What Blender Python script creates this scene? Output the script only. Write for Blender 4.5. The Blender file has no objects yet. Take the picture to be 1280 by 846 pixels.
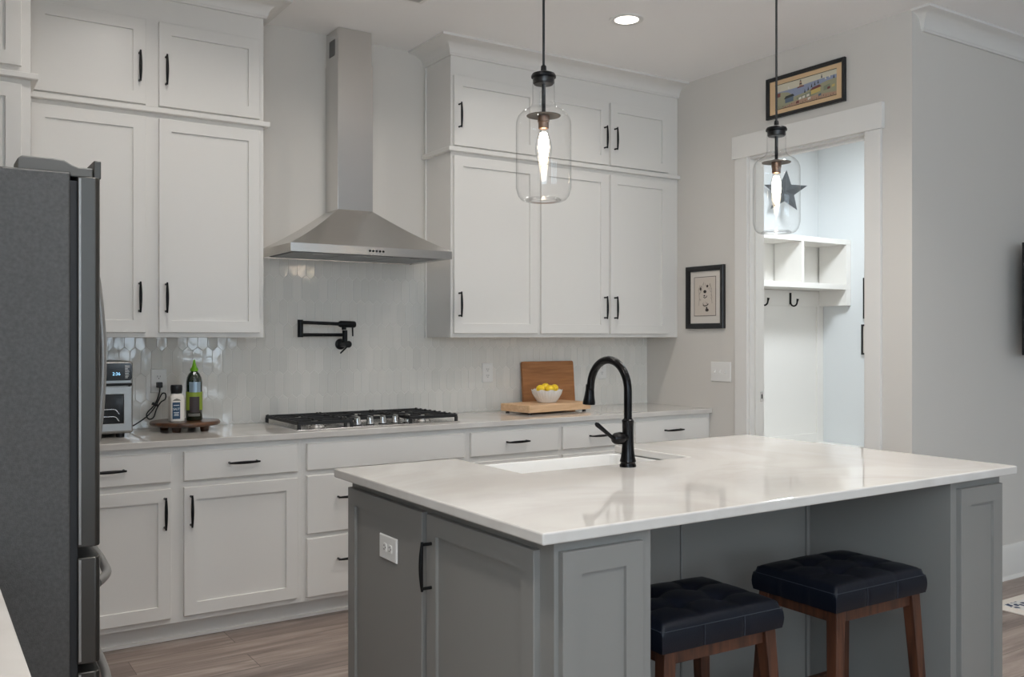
import bpy, bmesh, math, random
from mathutils import Vector, Matrix
random.seed(7)
S = bpy.context.scene
COL = S.collection
PI = math.pi
R = math.radians

# ------------------------------------------------------------------ camera
cd = bpy.data.cameras.new('camera')
cam = bpy.data.objects.new('camera', cd)
COL.objects.link(cam)
cd.sensor_fit = 'HORIZONTAL'
cd.sensor_width = 36.0
cd.lens = 1148.0 / 1280.0 * 36.0
cd.shift_y = -1.4 / 1280.0
cd.clip_start = 0.05
cam.location = (0, 0, 1.372)
cam.rotation_euler = (PI / 2, 0, -R(33.2))
S.camera = cam

# ------------------------------------------------------------------ view, world, light levels
S.view_settings.view_transform = 'Standard'
S.view_settings.look = 'None'
S.view_settings.gamma = 1.0
S.view_settings.use_curve_mapping = False
S.view_settings.exposure = 0.3
S.cycles.use_denoising = True
S.cycles.max_bounces = 10
S.cycles.diffuse_bounces = 6
S.cycles.glossy_bounces = 8
S.cycles.transparent_max_bounces = 16
S.cycles.sample_clamp_indirect = 6.0

SKY_COL, SKY_STR = (0.72, 0.86, 1.0), 8.0
WARM = (1.0, 0.955, 0.905)
CAN_W = 4.0
CAN_FILL_W = 5.5
MUD_W = 40.0
BULB_STR = 26.0

W = bpy.data.worlds.new('world')
S.world = W
W.use_nodes = True
bg = W.node_tree.nodes['Background']
bg.inputs['Color'].default_value = (*SKY_COL, 1)
bg.inputs['Strength'].default_value = SKY_STR


def area_light(name, loc, size, power, color, rot=(0, 0, 0), size_y=None, disk=False, portal=False, spread=None):
    d = bpy.data.lights.new(name, 'AREA')
    d.shape = 'DISK' if disk else 'RECTANGLE'
    d.size = size
    if not disk:
        d.size_y = size_y or size
    d.energy = power
    d.color = color
    if spread:
        d.spread = spread
    if portal:
        d.cycles.is_portal = True
    o = bpy.data.objects.new(name, d)
    COL.objects.link(o)
    o.location = loc
    o.rotation_euler = rot
    return o


# room extents
CEIL = 3.066
YB = 4.884          # back wall plane
XR = 4.325          # right kitchen wall plane (doorway)
YL = 2.837          # living-room wall plane on the right
XL = -0.52          # left wall plane
YF = -5.2           # wall behind the camera, with windows
XE = 8.6            # far right wall
# windows behind the camera: (x0, x1)
WIN = [(1.2, 1.85), (2.4, 3.05), (3.6, 4.25)]
WZ0, WZ1 = 1.0, 2.4
for a, b in WIN:
    area_light('daylight_portal', ((a + b) / 2, YF - 0.17, (WZ0 + WZ1) / 2), b - a, 1.0, (1, 1, 1),
               rot=(PI / 2, 0, 0), size_y=WZ1 - WZ0, portal=True)
LW0, LW1, LWZ0, LWZ1 = -3.4, 0.1, 1.1, 2.75      # unseen opening added in the left wall for more side light
area_light('daylight_portal', (XL - 0.17, (LW0 + LW1) / 2, (LWZ0 + LWZ1) / 2), LW1 - LW0, 1.0, (1, 1, 1), rot=(PI / 2, 0, -PI / 2), size_y=LWZ1 - LWZ0, portal=True)
# unseen ceiling lamps; ones by the island added to brighten cabinets and doorway wall
for x, y, k in ((0.6, 1.75, 2.0), (2.9, 1.75, 1.6), (3.15, 2.7, 1.3), (0.6, 0.0, 1.4), (2.9, 0.0, 1.4), (5.6, 0.9, 0.2), (5.6, -2.2, 0.6), (2.4, -2.2, 1.0)):
    area_light('can_or_fill_lamp', (x, y, CEIL - 0.012), 0.14, CAN_FILL_W * k, WARM, disk=True, spread=R(125))
# unseen lamp added to brighten the mudroom
area_light('mudroom_fill', (5.6, 4.1, CEIL - 0.03), 0.5, MUD_W, (0.86, 0.94, 1.0), disk=True)


# ------------------------------------------------------------------ materials
def lin(c):
    c = c / 255.0
    return c / 12.92 if c <= 0.04045 else ((c + 0.055) / 1.055) ** 2.4


def rgb(r, g, b):
    return (lin(r), lin(g), lin(b), 1.0)


def mat(name, col, rough=0.5, metal=0.0, bump=0.0, bscale=60.0, bstretch=None, vary=0.0, vscale=3.0,
        coat=0.0, emit=None, estr=0.0, spec=0.5, aniso=0.0):
    m = bpy.data.materials.new(name)
    m.use_nodes = True
    nt = m.node_tree
    p = nt.nodes['Principled BSDF']
    p.inputs['Base Color'].default_value = col
    p.inputs['Roughness'].default_value = rough
    p.inputs['Metallic'].default_value = metal
    p.inputs['Specular IOR Level'].default_value = spec
    if coat:
        p.inputs['Coat Weight'].default_value = coat
        p.inputs['Coat Roughness'].default_value = 0.08
    if aniso:
        p.inputs['Anisotropic'].default_value = aniso
    if emit:
        p.inputs['Emission Color'].default_value = emit
        p.inputs['Emission Strength'].default_value = estr
    tc = nt.nodes.new('ShaderNodeTexCoord')
    vec = tc.outputs['Object']
    if bstretch:
        mp = nt.nodes.new('ShaderNodeMapping')
        mp.inputs['Scale'].default_value = bstretch
        nt.links.new(vec, mp.inputs['Vector'])
        vec = mp.outputs['Vector']
    if bump:
        n = nt.nodes.new('ShaderNodeTexNoise')
        n.inputs['Scale'].default_value = bscale
        n.inputs['Detail'].default_value = 3
        nt.links.new(vec, n.inputs['Vector'])
        bp = nt.nodes.new('ShaderNodeBump')
        bp.inputs['Strength'].default_value = bump
        bp.inputs['Distance'].default_value = 0.002
        nt.links.new(n.outputs['Fac'], bp.inputs['Height'])
        nt.links.new(bp.outputs['Normal'], p.inputs['Normal'])
    if vary:
        n2 = nt.nodes.new('ShaderNodeTexNoise')
        n2.inputs['Scale'].default_value = vscale
        n2.inputs['Detail'].default_value = 5
        nt.links.new(vec, n2.inputs['Vector'])
        mx = nt.nodes.new('ShaderNodeMix')
        mx.data_type = 'RGBA'
        lo = tuple(c * (1 - vary) for c in col[:3]) + (1,)
        hi = tuple(min(1, c * (1 + vary)) for c in col[:3]) + (1,)
        mx.inputs[6].default_value = lo
        mx.inputs[7].default_value = hi
        nt.links.new(n2.outputs['Fac'], mx.inputs[0])
        nt.links.new(mx.outputs[2], p.inputs['Base Color'])
    return m


M = {}
M['wall'] = mat('greige_wall_paint', rgb(214, 209, 202), 0.65, bump=0.08, bscale=220)
M['wall_cool'] = mat('mudroom_wall_paint', rgb(214, 217, 218), 0.65, bump=0.08, bscale=220)
M['ceiling'] = mat('ceiling_paint', rgb(248, 246, 244), 0.8, bump=0.06, bscale=200)
M['cab'] = mat('white_cabinet_paint', rgb(226, 223, 218), 0.33, bump=0.03, bscale=90)
M['trim'] = mat('white_trim_paint', rgb(228, 225, 220), 0.35, bump=0.03, bscale=90)
M['grey_cab'] = mat('grey_cabinet_paint', rgb(133, 131, 127), 0.4, bump=0.03, bscale=90)
M['black'] = mat('matte_black_metal', rgb(22, 22, 23), 0.38, metal=0.6, bump=0.02, bscale=200)
M['bronze'] = mat('oil_rubbed_bronze', rgb(26, 25, 26), 0.25, metal=0.7, bump=0.02, bscale=120)
M['plastic'] = mat('white_plastic', rgb(232, 230, 226), 0.35, bump=0.01)
M['slot'] = mat('dark_slot', rgb(30, 30, 30), 0.6, bump=0.01)
M['steel'] = mat('brushed_steel', rgb(214, 212, 209), 0.25, metal=1.0, bump=0.05, bscale=30, bstretch=(2, 2, 60))
M['steel_v'] = mat('brushed_steel_vertical', rgb(214, 212, 209), 0.22, metal=1.0, bump=0.05, bscale=30, bstretch=(1.5, 1.5, 60))
M['steel_filter'] = mat('steel_filter_mesh', rgb(150, 150, 150), 0.45, metal=1.0, bump=0.6, bscale=240)
M['fridge_side'] = mat('fridge_side_enamel', rgb(78, 77, 76), 0.42, metal=0.25, bump=0.5, bscale=420, vary=0.42, vscale=130)
M['fridge_steel'] = mat('dark_stainless', rgb(82, 80, 77), 0.36, metal=0.85, bump=0.04, bscale=30, bstretch=(50, 50, 2))
M['satin'] = mat('satin_metal', rgb(150, 149, 147), 0.4, metal=0.8, bump=0.01)
M['disc'] = mat('dark_grey_disc', rgb(72, 71, 69), 0.5, metal=0.4, bump=0.02)
M['gasket'] = mat('dark_gasket', rgb(30, 31, 33), 0.6, bump=0.05)
M['hinge'] = mat('grey_hinge_plastic', rgb(92, 91, 88), 0.5, bump=0.04)
M['vent_grey'] = mat('light_grey_metal', rgb(186, 184, 180), 0.5, bump=0.02)
M['oven_steel'] = mat('oven_brushed_steel', rgb(158, 157, 155), 0.36, metal=1.0, bump=0.08, bscale=30, bstretch=(2, 2, 60))
M['ceramic'] = mat('white_ceramic', rgb(230, 228, 224), 0.12, bump=0.02, coat=0.5)
M['chrome'] = mat('polished_chrome', rgb(220, 220, 222), 0.12, metal=1.0, bump=0.01)
M['iron'] = mat('cast_iron', rgb(24, 24, 25), 0.55, bump=0.2, bscale=200)
M['enamel'] = mat('dark_burner_enamel', rgb(20, 20, 22), 0.3, bump=0.02)
M['leather'] = mat('navy_black_leather', rgb(13, 17, 27), 0.40, bump=0.25, bscale=260, spec=0.3)
M['thread'] = mat('grey_thread', rgb(52, 57, 66), 0.7, bump=0.05)
M['lemon'] = mat('lemon_peel', rgb(244, 205, 40), 0.4, bump=0.35, bscale=160, vary=0.08, vscale=20)
M['lemon_tip'] = mat('lemon_tip', rgb(206, 180, 60), 0.5, bump=0.1)
M['cap_black'] = mat('black_plastic_cap', rgb(24, 24, 26), 0.45, bump=0.05)
M['salt'] = mat('salt_white', rgb(226, 220, 212), 0.3, bump=0.03, vary=0.04)
M['blue_label'] = mat('blue_label', rgb(20, 62, 92), 0.45, bump=0.01)
M['ink_white'] = mat('white_print', rgb(225, 228, 230), 0.5, bump=0.01)
M['ink_grey'] = mat('grey_print', rgb(120, 116, 110), 0.6, bump=0.01)
M['green_glass'] = mat('dark_green_glass', rgb(12, 34, 20), 0.08, bump=0.01, coat=1.0)
M['lime'] = mat('lime_green_plastic', rgb(122, 190, 24), 0.35, bump=0.02)
M['lime_label'] = mat('lime_green_label', rgb(138, 158, 52), 0.45, bump=0.02)
M['silver_label'] = mat('silver_blue_label', rgb(150, 170, 185), 0.3, metal=0.4, bump=0.02)
M['brown_label'] = mat('dark_brown_label', rgb(62, 52, 52), 0.45, bump=0.02)
M['mat_board'] = mat('mat_board', rgb(214, 207, 198), 0.8, bump=0.02)
M['paper'] = mat('sketch_paper', rgb(205, 194, 182), 0.8, bump=0.02)
M['ink'] = mat('sketch_ink', rgb(52, 44, 40), 0.8, bump=0.01)
M['ink_soft'] = mat('sketch_pencil', rgb(150, 138, 128), 0.8, bump=0.01)
M['frame'] = mat('black_picture_frame', rgb(20, 20, 21), 0.35, bump=0.05, bscale=80)
M['tan_mat'] = mat('tan_mat_board', rgb(226, 192, 150), 0.8, bump=0.02)
M['star'] = mat('grey_tin', rgb(84, 88, 92), 0.5, metal=0.5, bump=0.1, bscale=60)
M['screen'] = mat('tv_screen', rgb(10, 10, 11), 0.12, bump=0.005)
M['tvplastic'] = mat('tv_black_plastic', rgb(14, 14, 15), 0.4, bump=0.02)
M['display'] = mat('black_glass_panel', rgb(12, 13, 16), 0.1, bump=0.005)
M['digits'] = mat('lit_digits', rgb(120, 180, 220), 0.5, emit=rgb(150, 205, 240), estr=1.2, bump=0.005)
M['can_lens'] = mat('lit_lens', rgb(255, 250, 240), 0.5, emit=rgb(255, 244, 228), estr=9.0, bump=0.005)
M['oven_inside'] = mat('oven_interior', rgb(58, 58, 60), 0.35, metal=0.5, bump=0.03)
M['cord'] = mat('black_rubber_cord', rgb(20, 20, 21), 0.55, bump=0.05)
M['brass_socket'] = mat('bronze_socket', rgb(122, 96, 78), 0.35, metal=0.8, bump=0.03)


def glass_mat(name, tint=(1, 1, 1, 1), edge=0.55):
    """thin clear glass: Fresnel mirror over a clear (unbent) pane, denser at grazing angles"""
    m = bpy.data.materials.new(name)
    m.use_nodes = True
    nt = m.node_tree
    nt.nodes.clear()
    out = nt.nodes.new('ShaderNodeOutputMaterial')
    tr = nt.nodes.new('ShaderNodeBsdfTransparent')
    gl = nt.nodes.new('ShaderNodeBsdfGlossy')
    gl.inputs['Roughness'].default_value = 0.02
    lw = nt.nodes.new('ShaderNodeLayerWeight')
    lw.inputs['Blend'].default_value = 0.5
    ramp = nt.nodes.new('ShaderNodeValToRGB')
    ramp.color_ramp.elements[0].color = tint
    ramp.color_ramp.elements[0].position = 0.55
    ramp.color_ramp.elements[1].color = (edge, edge, edge, 1)
    ramp.color_ramp.elements[1].position = 1.0
    fr = nt.nodes.new('ShaderNodeValToRGB')
    fr.color_ramp.interpolation = 'EASE'
    fr.color_ramp.elements[0].color = (0.05, 0.05, 0.05, 1)
    fr.color_ramp.elements[0].position = 0.3
    fr.color_ramp.elements[1].color = (0.55, 0.55, 0.55, 1)
    fr.color_ramp.elements[1].position = 1.0
    k = fr.color_ramp.elements.new(0.75)
    k.color = (0.12, 0.12, 0.12, 1)
    mx = nt.nodes.new('ShaderNodeMixShader')
    nt.links.new(lw.outputs['Facing'], ramp.inputs['Fac'])
    nt.links.new(lw.outputs['Facing'], fr.inputs['Fac'])
    nt.links.new(ramp.outputs['Color'], tr.inputs['Color'])
    nt.links.new(fr.outputs['Color'], mx.inputs['Fac'])
    nt.links.new(tr.outputs[0], mx.inputs[1])
    nt.links.new(gl.outputs[0], mx.inputs[2])
    nt.links.new(mx.outputs[0], out.inputs['Surface'])
    return m


M['glass'] = glass_mat('clear_glass', (0.985, 0.985, 0.985, 1), 0.80)
M['pane'] = glass_mat('window_glass', (0.95, 0.97, 0.97, 1), 0.8)


def emission_mat(name, col, strength):
    m = bpy.data.materials.new(name)
    m.use_nodes = True
    nt = m.node_tree
    nt.nodes.clear()
    out = nt.nodes.new('ShaderNodeOutputMaterial')
    e = nt.nodes.new('ShaderNodeEmission')
    e.inputs['Color'].default_value = col
    e.inputs['Strength'].default_value = strength
    nt.links.new(e.outputs[0], out.inputs['Surface'])
    return m


M['bulb'] = emission_mat('lit_bulb', (1.0, 0.80, 0.58, 1), BULB_STR)


def wood_mat(name, c1, c2, rough=0.45, scale=(3, 40, 40), band=6.0, bump=0.15, coat=0.0):
    m = bpy.data.materials.new(name)
    m.use_nodes = True
    nt = m.node_tree
    p = nt.nodes['Principled BSDF']
    p.inputs['Roughness'].default_value = rough
    if coat:
        p.inputs['Coat Weight'].default_value = coat
        p.inputs['Coat Roughness'].default_value = 0.15
    tc = nt.nodes.new('ShaderNodeTexCoord')
    mp = nt.nodes.new('ShaderNodeMapping')
    mp.inputs['Scale'].default_value = scale
    n = nt.nodes.new('ShaderNodeTexNoise')
    n.inputs['Scale'].default_value = band
    n.inputs['Detail'].default_value = 6
    n.inputs['Distortion'].default_value = 0.6
    cr = nt.nodes.new('ShaderNodeValToRGB')
    cr.color_ramp.elements[0].color = c1
    cr.color_ramp.elements[0].position = 0.3
    cr.color_ramp.elements[1].color = c2
    cr.color_ramp.elements[1].position = 0.7
    bp = nt.nodes.new('ShaderNodeBump')
    bp.inputs['Strength'].default_value = bump
    bp.inputs['Distance'].default_value = 0.001
    nt.links.new(tc.outputs['Object'], mp.inputs['Vector'])
    nt.links.new(mp.outputs['Vector'], n.inputs['Vector'])
    nt.links.new(n.outputs['Fac'], cr.inputs['Fac'])
    nt.links.new(cr.outputs['Color'], p.inputs['Base Color'])
    nt.links.new(n.outputs['Fac'], bp.inputs['Height'])
    nt.links.new(bp.outputs['Normal'], p.inputs['Normal'])
    return m


M['walnut'] = wood_mat('walnut_stain', rgb(50, 27, 18), rgb(92, 56, 38), 0.4, (30, 30, 3), 1.6)
M['oak_board'] = wood_mat('honey_oak', rgb(152, 98, 54), rgb(184, 126, 76), 0.45, (3, 30, 30), 1.4)
M['maple_board'] = wood_mat('pale_maple', rgb(206, 166, 126), rgb(226, 190, 152), 0.45, (3, 30, 30), 1.4)
M['dark_slab'] = wood_mat('dark_live_edge', rgb(38, 22, 14), rgb(104, 66, 40), 0.3, (8, 14, 14), 1.2, coat=0.4)


def floor_mat():
    m = bpy.data.materials.new('greige_plank_floor')
    m.use_nodes = True
    nt = m.node_tree
    N, L = nt.nodes.new, nt.links.new
    p = nt.nodes['Principled BSDF']
    p.inputs['Roughness'].default_value = 0.38
    tc = N('ShaderNodeTexCoord')
    br = N('ShaderNodeTexBrick')
    br.offset = 0.37
    br.inputs['Scale'].default_value = 1.0
    br.inputs['Brick Width'].default_value = 1.22
    br.inputs['Row Height'].default_value = 0.18
    br.inputs['Mortar Size'].default_value = 0.0012
    br.inputs['Mortar Smooth'].default_value = 0.2
    br.inputs['Color1'].default_value = (0.0, 0.0, 0.0, 1)
    br.inputs['Color2'].default_value = (1, 1, 1, 1)
    br.inputs['Mortar'].default_value = (0.5, 0.5, 0.5, 1)
    L(tc.outputs['Object'], br.inputs['Vector'])
    mp = N('ShaderNodeMapping')
    mp.inputs['Scale'].default_value = (0.9, 11, 1)
    L(tc.outputs['Object'], mp.inputs['Vector'])
    add = N('ShaderNodeVectorMath')
    add.operation = 'MULTIPLY_ADD'
    add.inputs[1].default_value = (9.0, 9.0, 0)
    L(br.outputs['Color'], add.inputs[0])
    L(mp.outputs['Vector'], add.inputs[2])
    n = N('ShaderNodeTexNoise')
    n.inputs['Scale'].default_value = 1.7
    n.inputs['Detail'].default_value = 8
    n.inputs['Roughness'].default_value = 0.62
    n.inputs['Distortion'].default_value = 0.8
    L(add.outputs[0], n.inputs['Vector'])
    cr = N('ShaderNodeValToRGB')
    e = cr.color_ramp.elements
    e[0].color = rgb(100, 87, 81)
    e[0].position = 0.25
    e[1].color = rgb(184, 172, 164)
    e[1].position = 0.78
    mid = e.new(0.5)
    mid.color = rgb(144, 130, 122)
    L(n.outputs['Fac'], cr.inputs['Fac'])
    tint = N('ShaderNodeMix')
    tint.data_type = 'RGBA'
    tint.blend_type = 'MULTIPLY'
    tint.inputs[0].default_value = 1.0
    L(cr.outputs['Color'], tint.inputs[6])
    tr = N('ShaderNodeValToRGB')
    tr.color_ramp.elements[0].color = (0.78, 0.76, 0.76, 1)
    tr.color_ramp.elements[1].color = (1.1, 1.08, 1.06, 1)
    L(br.outputs['Color'], tr.inputs['Fac'])
    L(tr.outputs['Color'], tint.inputs[7])
    gap = N('ShaderNodeMix')
    gap.data_type = 'RGBA'
    L(br.outputs['Fac'], gap.inputs[0])
    L(tint.outputs[2], gap.inputs[6])
    gap.inputs[7].default_value = rgb(62, 52, 48)
    L(gap.outputs[2], p.inputs['Base Color'])
    bp = N('ShaderNodeBump')
    bp.inputs['Strength'].default_value = 0.12
    bp.inputs['Distance'].default_value = 0.001
    L(n.outputs['Fac'], bp.inputs['Height'])
    L(bp.outputs['Normal'], p.inputs['Normal'])
    return m


M['floor'] = floor_mat()


def quartz_mat():
    m = bpy.data.materials.new('white_quartz')
    m.use_nodes = True
    nt = m.node_tree
    N, L = nt.nodes.new, nt.links.new
    p = nt.nodes['Principled BSDF']
    p.inputs['Roughness'].default_value = 0.045
    tc = N('ShaderNodeTexCoord')
    n = N('ShaderNodeTexNoise')
    n.inputs['Scale'].default_value = 1.3
    n.inputs['Detail'].default_value = 9
    n.inputs['Distortion'].default_value = 1.5
    L(tc.outputs['Object'], n.inputs['Vector'])
    cr = N('ShaderNodeValToRGB')
    e = cr.color_ramp.elements
    e[0].position = 0.35
    e[0].color = rgb(210, 206, 200)
    e[1].position = 0.62
    e[1].color = rgb(213, 209, 204)
    v = e.new(0.49)
    v.color = rgb(203, 198, 192)
    L(n.outputs['Fac'], cr.inputs['Fac'])
    L(cr.outputs['Color'], p.inputs['Base Color'])
    return m


M['quartz'] = quartz_mat()


def tile_mat():
    m = bpy.data.materials.new('glazed_picket_tile')
    m.use_nodes = True
    nt = m.node_tree
    N, L = nt.nodes.new, nt.links.new
    p = nt.nodes['Principled BSDF']
    p.inputs['Roughness'].default_value = 0.07
    at = N('ShaderNodeAttribute')
    at.attribute_name = 'glaze'
    cr = N('ShaderNodeValToRGB')
    cr.color_ramp.elements[0].color = rgb(222, 219, 212)
    cr.color_ramp.elements[1].color = rgb(230, 226, 219)
    L(at.outputs['Fac'], cr.inputs['Fac'])
    L(cr.outputs['Color'], p.inputs['Base Color'])
    tc = N('ShaderNodeTexCoord')
    n = N('ShaderNodeTexNoise')
    n.inputs['Scale'].default_value = 22
    n.inputs['Detail'].default_value = 2
    L(tc.outputs['Object'], n.inputs['Vector'])
    bp = N('ShaderNodeBump')
    bp.inputs['Strength'].default_value = 0.18
    bp.inputs['Distance'].default_value = 0.004
    L(n.outputs['Fac'], bp.inputs['Height'])
    L(bp.outputs['Normal'], p.inputs['Normal'])
    return m


M['tile'] = tile_mat()
M['grout'] = mat('light_grout', rgb(240, 237, 231), 0.8, bump=0.1, bscale=300)


def rug_mat():
    m = bpy.data.materials.new('navy_pattern_rug')
    m.use_nodes = True
    nt = m.node_tree
    N, L = nt.nodes.new, nt.links.new
    p = nt.nodes['Principled BSDF']
    p.inputs['Roughness'].default_value = 0.95
    tc = N('ShaderNodeTexCoord')
    n = N('ShaderNodeTexVoronoi')
    n.inputs['Scale'].default_value = 26
    n2 = N('ShaderNodeTexNoise')
    n2.inputs['Scale'].default_value = 45
    n2.inputs['Detail'].default_value = 4
    L(tc.outputs['Object'], n.inputs['Vector'])
    L(tc.outputs['Object'], n2.inputs['Vector'])
    mm = N('ShaderNodeMath')
    mm.operation = 'MULTIPLY'
    L(n.outputs['Distance'], mm.inputs[0])
    L(n2.outputs['Fac'], mm.inputs[1])
    cr = N('ShaderNodeValToRGB')
    cr.color_ramp.elements[0].position = 0.18
    cr.color_ramp.elements[0].color = rgb(56, 66, 92)
    cr.color_ramp.elements[1].position = 0.26
    cr.color_ramp.elements[1].color = rgb(214, 212, 208)
    L(mm.outputs[0], cr.inputs['Fac'])
    L(cr.outputs['Color'], p.inputs['Base Color'])
    return m


M['rug'] = rug_mat()
M['rug_edge'] = mat('cream_rug_border', rgb(222, 214, 204), 0.95, bump=0.5, bscale=300)


# ------------------------------------------------------------------ mesh helpers
class MB:
    def __init__(self):
        self.bm = bmesh.new()
        self.smooth = 0

    def _v(self, c):
        return self.bm.verts.new(c)

    def face(self, cs, mi=0):
        f = self.bm.faces.new([self._v(c) for c in cs])
        f.material_index = mi
        return f

    def box(self, x0, x1, y0, y1, z0, z1, mi=0):
        v = [self._v((x, y, z)) for z in (z0, z1) for y in (y0, y1) for x in (x0, x1)]
        for q in ((0, 2, 3, 1), (4, 5, 7, 6), (0, 1, 5, 4), (2, 6, 7, 3), (0, 4, 6, 2), (1, 3, 7, 5)):
            f = self.bm.faces.new([v[i] for i in q])
            f.material_index = mi
        return self

    def rings(self, rings, cap=True, closed=True, mi=0):
        vs = [[self._v(c) for c in r] for r in rings]
        n = len(vs[0])
        for a, b in zip(vs[:-1], vs[1:]):
            for i in range(n if closed else n - 1):
                j = (i + 1) % n
                f = self.bm.faces.new((a[i], a[j], b[j], b[i]))
                f.material_index = mi
        if cap:
            for r in (vs[0], vs[-1]):
                f = self.bm.faces.new(r)
                f.material_index = mi
        return vs

    def tube(self, pts, rad, n=10, cap=True, mi=0):
        pts = [Vector(p) for p in pts]
        if not isinstance(rad, (list, tuple)):
            rad = [rad] * len(pts)
        t0 = (pts[1] - pts[0]).normalized()
        up = Vector((0, 0, 1)) if abs(t0.z) < 0.9 else Vector((1, 0, 0))
        nrm = t0.cross(up).normalized()
        rings = []
        for i, p in enumerate(pts):
            if i == 0:
                t = t0
            elif i == len(pts) - 1:
                t = (pts[i] - pts[i - 1]).normalized()
            else:
                t = ((pts[i + 1] - pts[i]).normalized() + (pts[i] - pts[i - 1]).normalized()).normalized()
            nrm = (nrm - t * nrm.dot(t)).normalized()
            b = t.cross(nrm)
            rings.append([p + rad[i] * (math.cos(2 * PI * k / n) * nrm + math.sin(2 * PI * k / n) * b) for k in range(n)])
        self.rings(rings, cap, mi=mi)
        return self

    def cyl(self, p0, p1, r0, r1=None, n=24, mi=0):
        return self.tube([p0, p1], [r0, r0 if r1 is None else r1], n, mi=mi)

    def lathe(self, prof, c=(0, 0, 0), n=32, cap=True, mi=0, fn=None):
        rings = []
        for r, z in prof:
            ring = []
            for k in range(n):
                a = 2 * PI * k / n
                rr = r * (fn(a, z) if fn else 1)
                ring.append((c[0] + rr * math.cos(a), c[1] + rr * math.sin(a), c[2] + z))
            rings.append(ring)
        self.rings(rings, cap, mi=mi)
        return self

    def prism(self, poly, fn, h0, h1, mi=0):
        """poly of (a, b); fn(a, b, h) -> xyz"""
        self.rings([[fn(a, b, h0) for a, b in poly], [fn(a, b, h1) for a, b in poly]], True, mi=mi)
        return self

    def beam(self, p0, p1, w0, d0, w1=None, d1=None, mi=0):
        """square bar with horizontal end cuts"""
        w1 = w0 if w1 is None else w1
        d1 = d0 if d1 is None else d1
        r = []
        for p, w, d in ((p0, w0, d0), (p1, w1, d1)):
            r.append([(p[0] + sx * w / 2, p[1] + sy * d / 2, p[2]) for sx, sy in ((-1, -1), (1, -1), (1, 1), (-1, 1))])
        self.rings(r, True, mi=mi)
        return self

    def build(self, name, mats, parent=None, smooth=None, bevel=0.0, seg=2, bang=40, sub=0):
        bmesh.ops.recalc_face_normals(self.bm, faces=self.bm.faces)
        off = Vector((0, 0, 0))
        p = parent
        while p is not None:
            off += p.location
            p = p.parent
        if off.length:
            bmesh.ops.translate(self.bm, verts=self.bm.verts, vec=-off)
        me = bpy.data.meshes.new(name)
        self.bm.to_mesh(me)
        self.bm.free()
        for m in (mats if isinstance(mats, (list, tuple)) else [mats]):
            me.materials.append(m)
        if smooth:
            for f in me.polygons:
                f.use_smooth = True
            me.set_sharp_from_angle(angle=R(smooth))
        o = bpy.data.objects.new(name, me)
        COL.objects.link(o)
        if parent:
            o.parent = parent
        if bevel:
            b = o.modifiers.new('bevel', 'BEVEL')
            b.width = bevel
            b.segments = seg
            b.limit_method = 'ANGLE'
            b.angle_limit = R(bang)
        if sub:
            s = o.modifiers.new('subdivision', 'SUBSURF')
            s.levels = sub
            s.render_levels = sub
        return o


def tag(o, label, cat, group=None, kind=None):
    o['label'] = label
    o['category'] = cat
    if group:
        o['group'] = group
    if kind:
        o['kind'] = kind
    return o


def thing(name, label, cat, loc=(0, 0, 0), group=None):
    o = bpy.data.objects.new(name, None)
    COL.objects.link(o)
    o.empty_display_size = 0.1
    o.location = loc
    return tag(o, label, cat, group)


def struct(o, label=None):
    o['kind'] = 'structure'
    if label:
        o['label'] = label
    return o


def copy_tree(o, parent=None):
    c = o.copy()
    COL.objects.link(c)
    c.parent = parent
    for ch in list(o.children):
        copy_tree(ch, c)
    return c


# maps (a along the face, b up, n outwards) -> world
def face_y(Y):
    return lambda a, b, n: (a, Y - n, b)


def face_yback(Y):
    return lambda a, b, n: (a, Y + n, b)


def face_xneg(X):
    return lambda a, b, n: (X - n, a, b)


def ringmap(fm, a0, a1, b0, b1, n):
    return [fm(a0, b0, n), fm(a1, b0, n), fm(a1, b1, n), fm(a0, b1, n)]


def shaker(mb, fm, a0, a1, b0, b1, t=0.019, st=0.057, rec=0.009, n0=0.0):
    e = 0.0018
    mb.rings([ringmap(fm, a0, a1, b0, b1, n0),
              ringmap(fm, a0, a1, b0, b1, n0 + t - e),
              ringmap(fm, a0 + e, a1 - e, b0 + e, b1 - e, n0 + t),
              ringmap(fm, a0 + st, a1 - st, b0 + st, b1 - st, n0 + t),
              ringmap(fm, a0 + st + .001, a1 - st - .001, b0 + st + .001, b1 - st - .001, n0 + t - rec)])
    return mb


def slab(mb, fm, a0, a1, b0, b1, t=0.019, n0=0.0):
    e = 0.003
    mb.rings([ringmap(fm, a0, a1, b0, b1, n0), ringmap(fm, a0, a1, b0, b1, n0 + t - e),
              ringmap(fm, a0 + e, a1 - e, b0 + e, b1 - e, n0 + t)])
    return mb


def pull(fm, a, b, vertical, n0, parent, L=0.128):
    mb = MB()
    def P(s, n):
        return fm(a, b + s, n0 + n) if vertical else fm(a + s, b, n0 + n)
    h = L / 2
    mb.tube([P(-h, 0), P(-h, 0.030)], [0.0052, 0.0048], 8)
    mb.tube([P(h, 0), P(h, 0.030)], [0.0052, 0.0048], 8)
    pts, rad = [], []
    for i in range(13):
        s = -1 + 2 * i / 12
        pts.append(P(s * (h + 0.008), 0.030 + 0.004 * (1 - s * s)))
        rad.append(0.0042 + 0.0030 * (1 - s * s) ** 1.2)
    mb.tube(pts, rad, 8)
    return mb.build('handle', M['black'], parent, smooth=50)


# ------------------------------------------------------------------ room shell
def wallbox(name, *b, m='wall'):
    return struct(MB().box(*b).build(name, M[m]))


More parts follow.
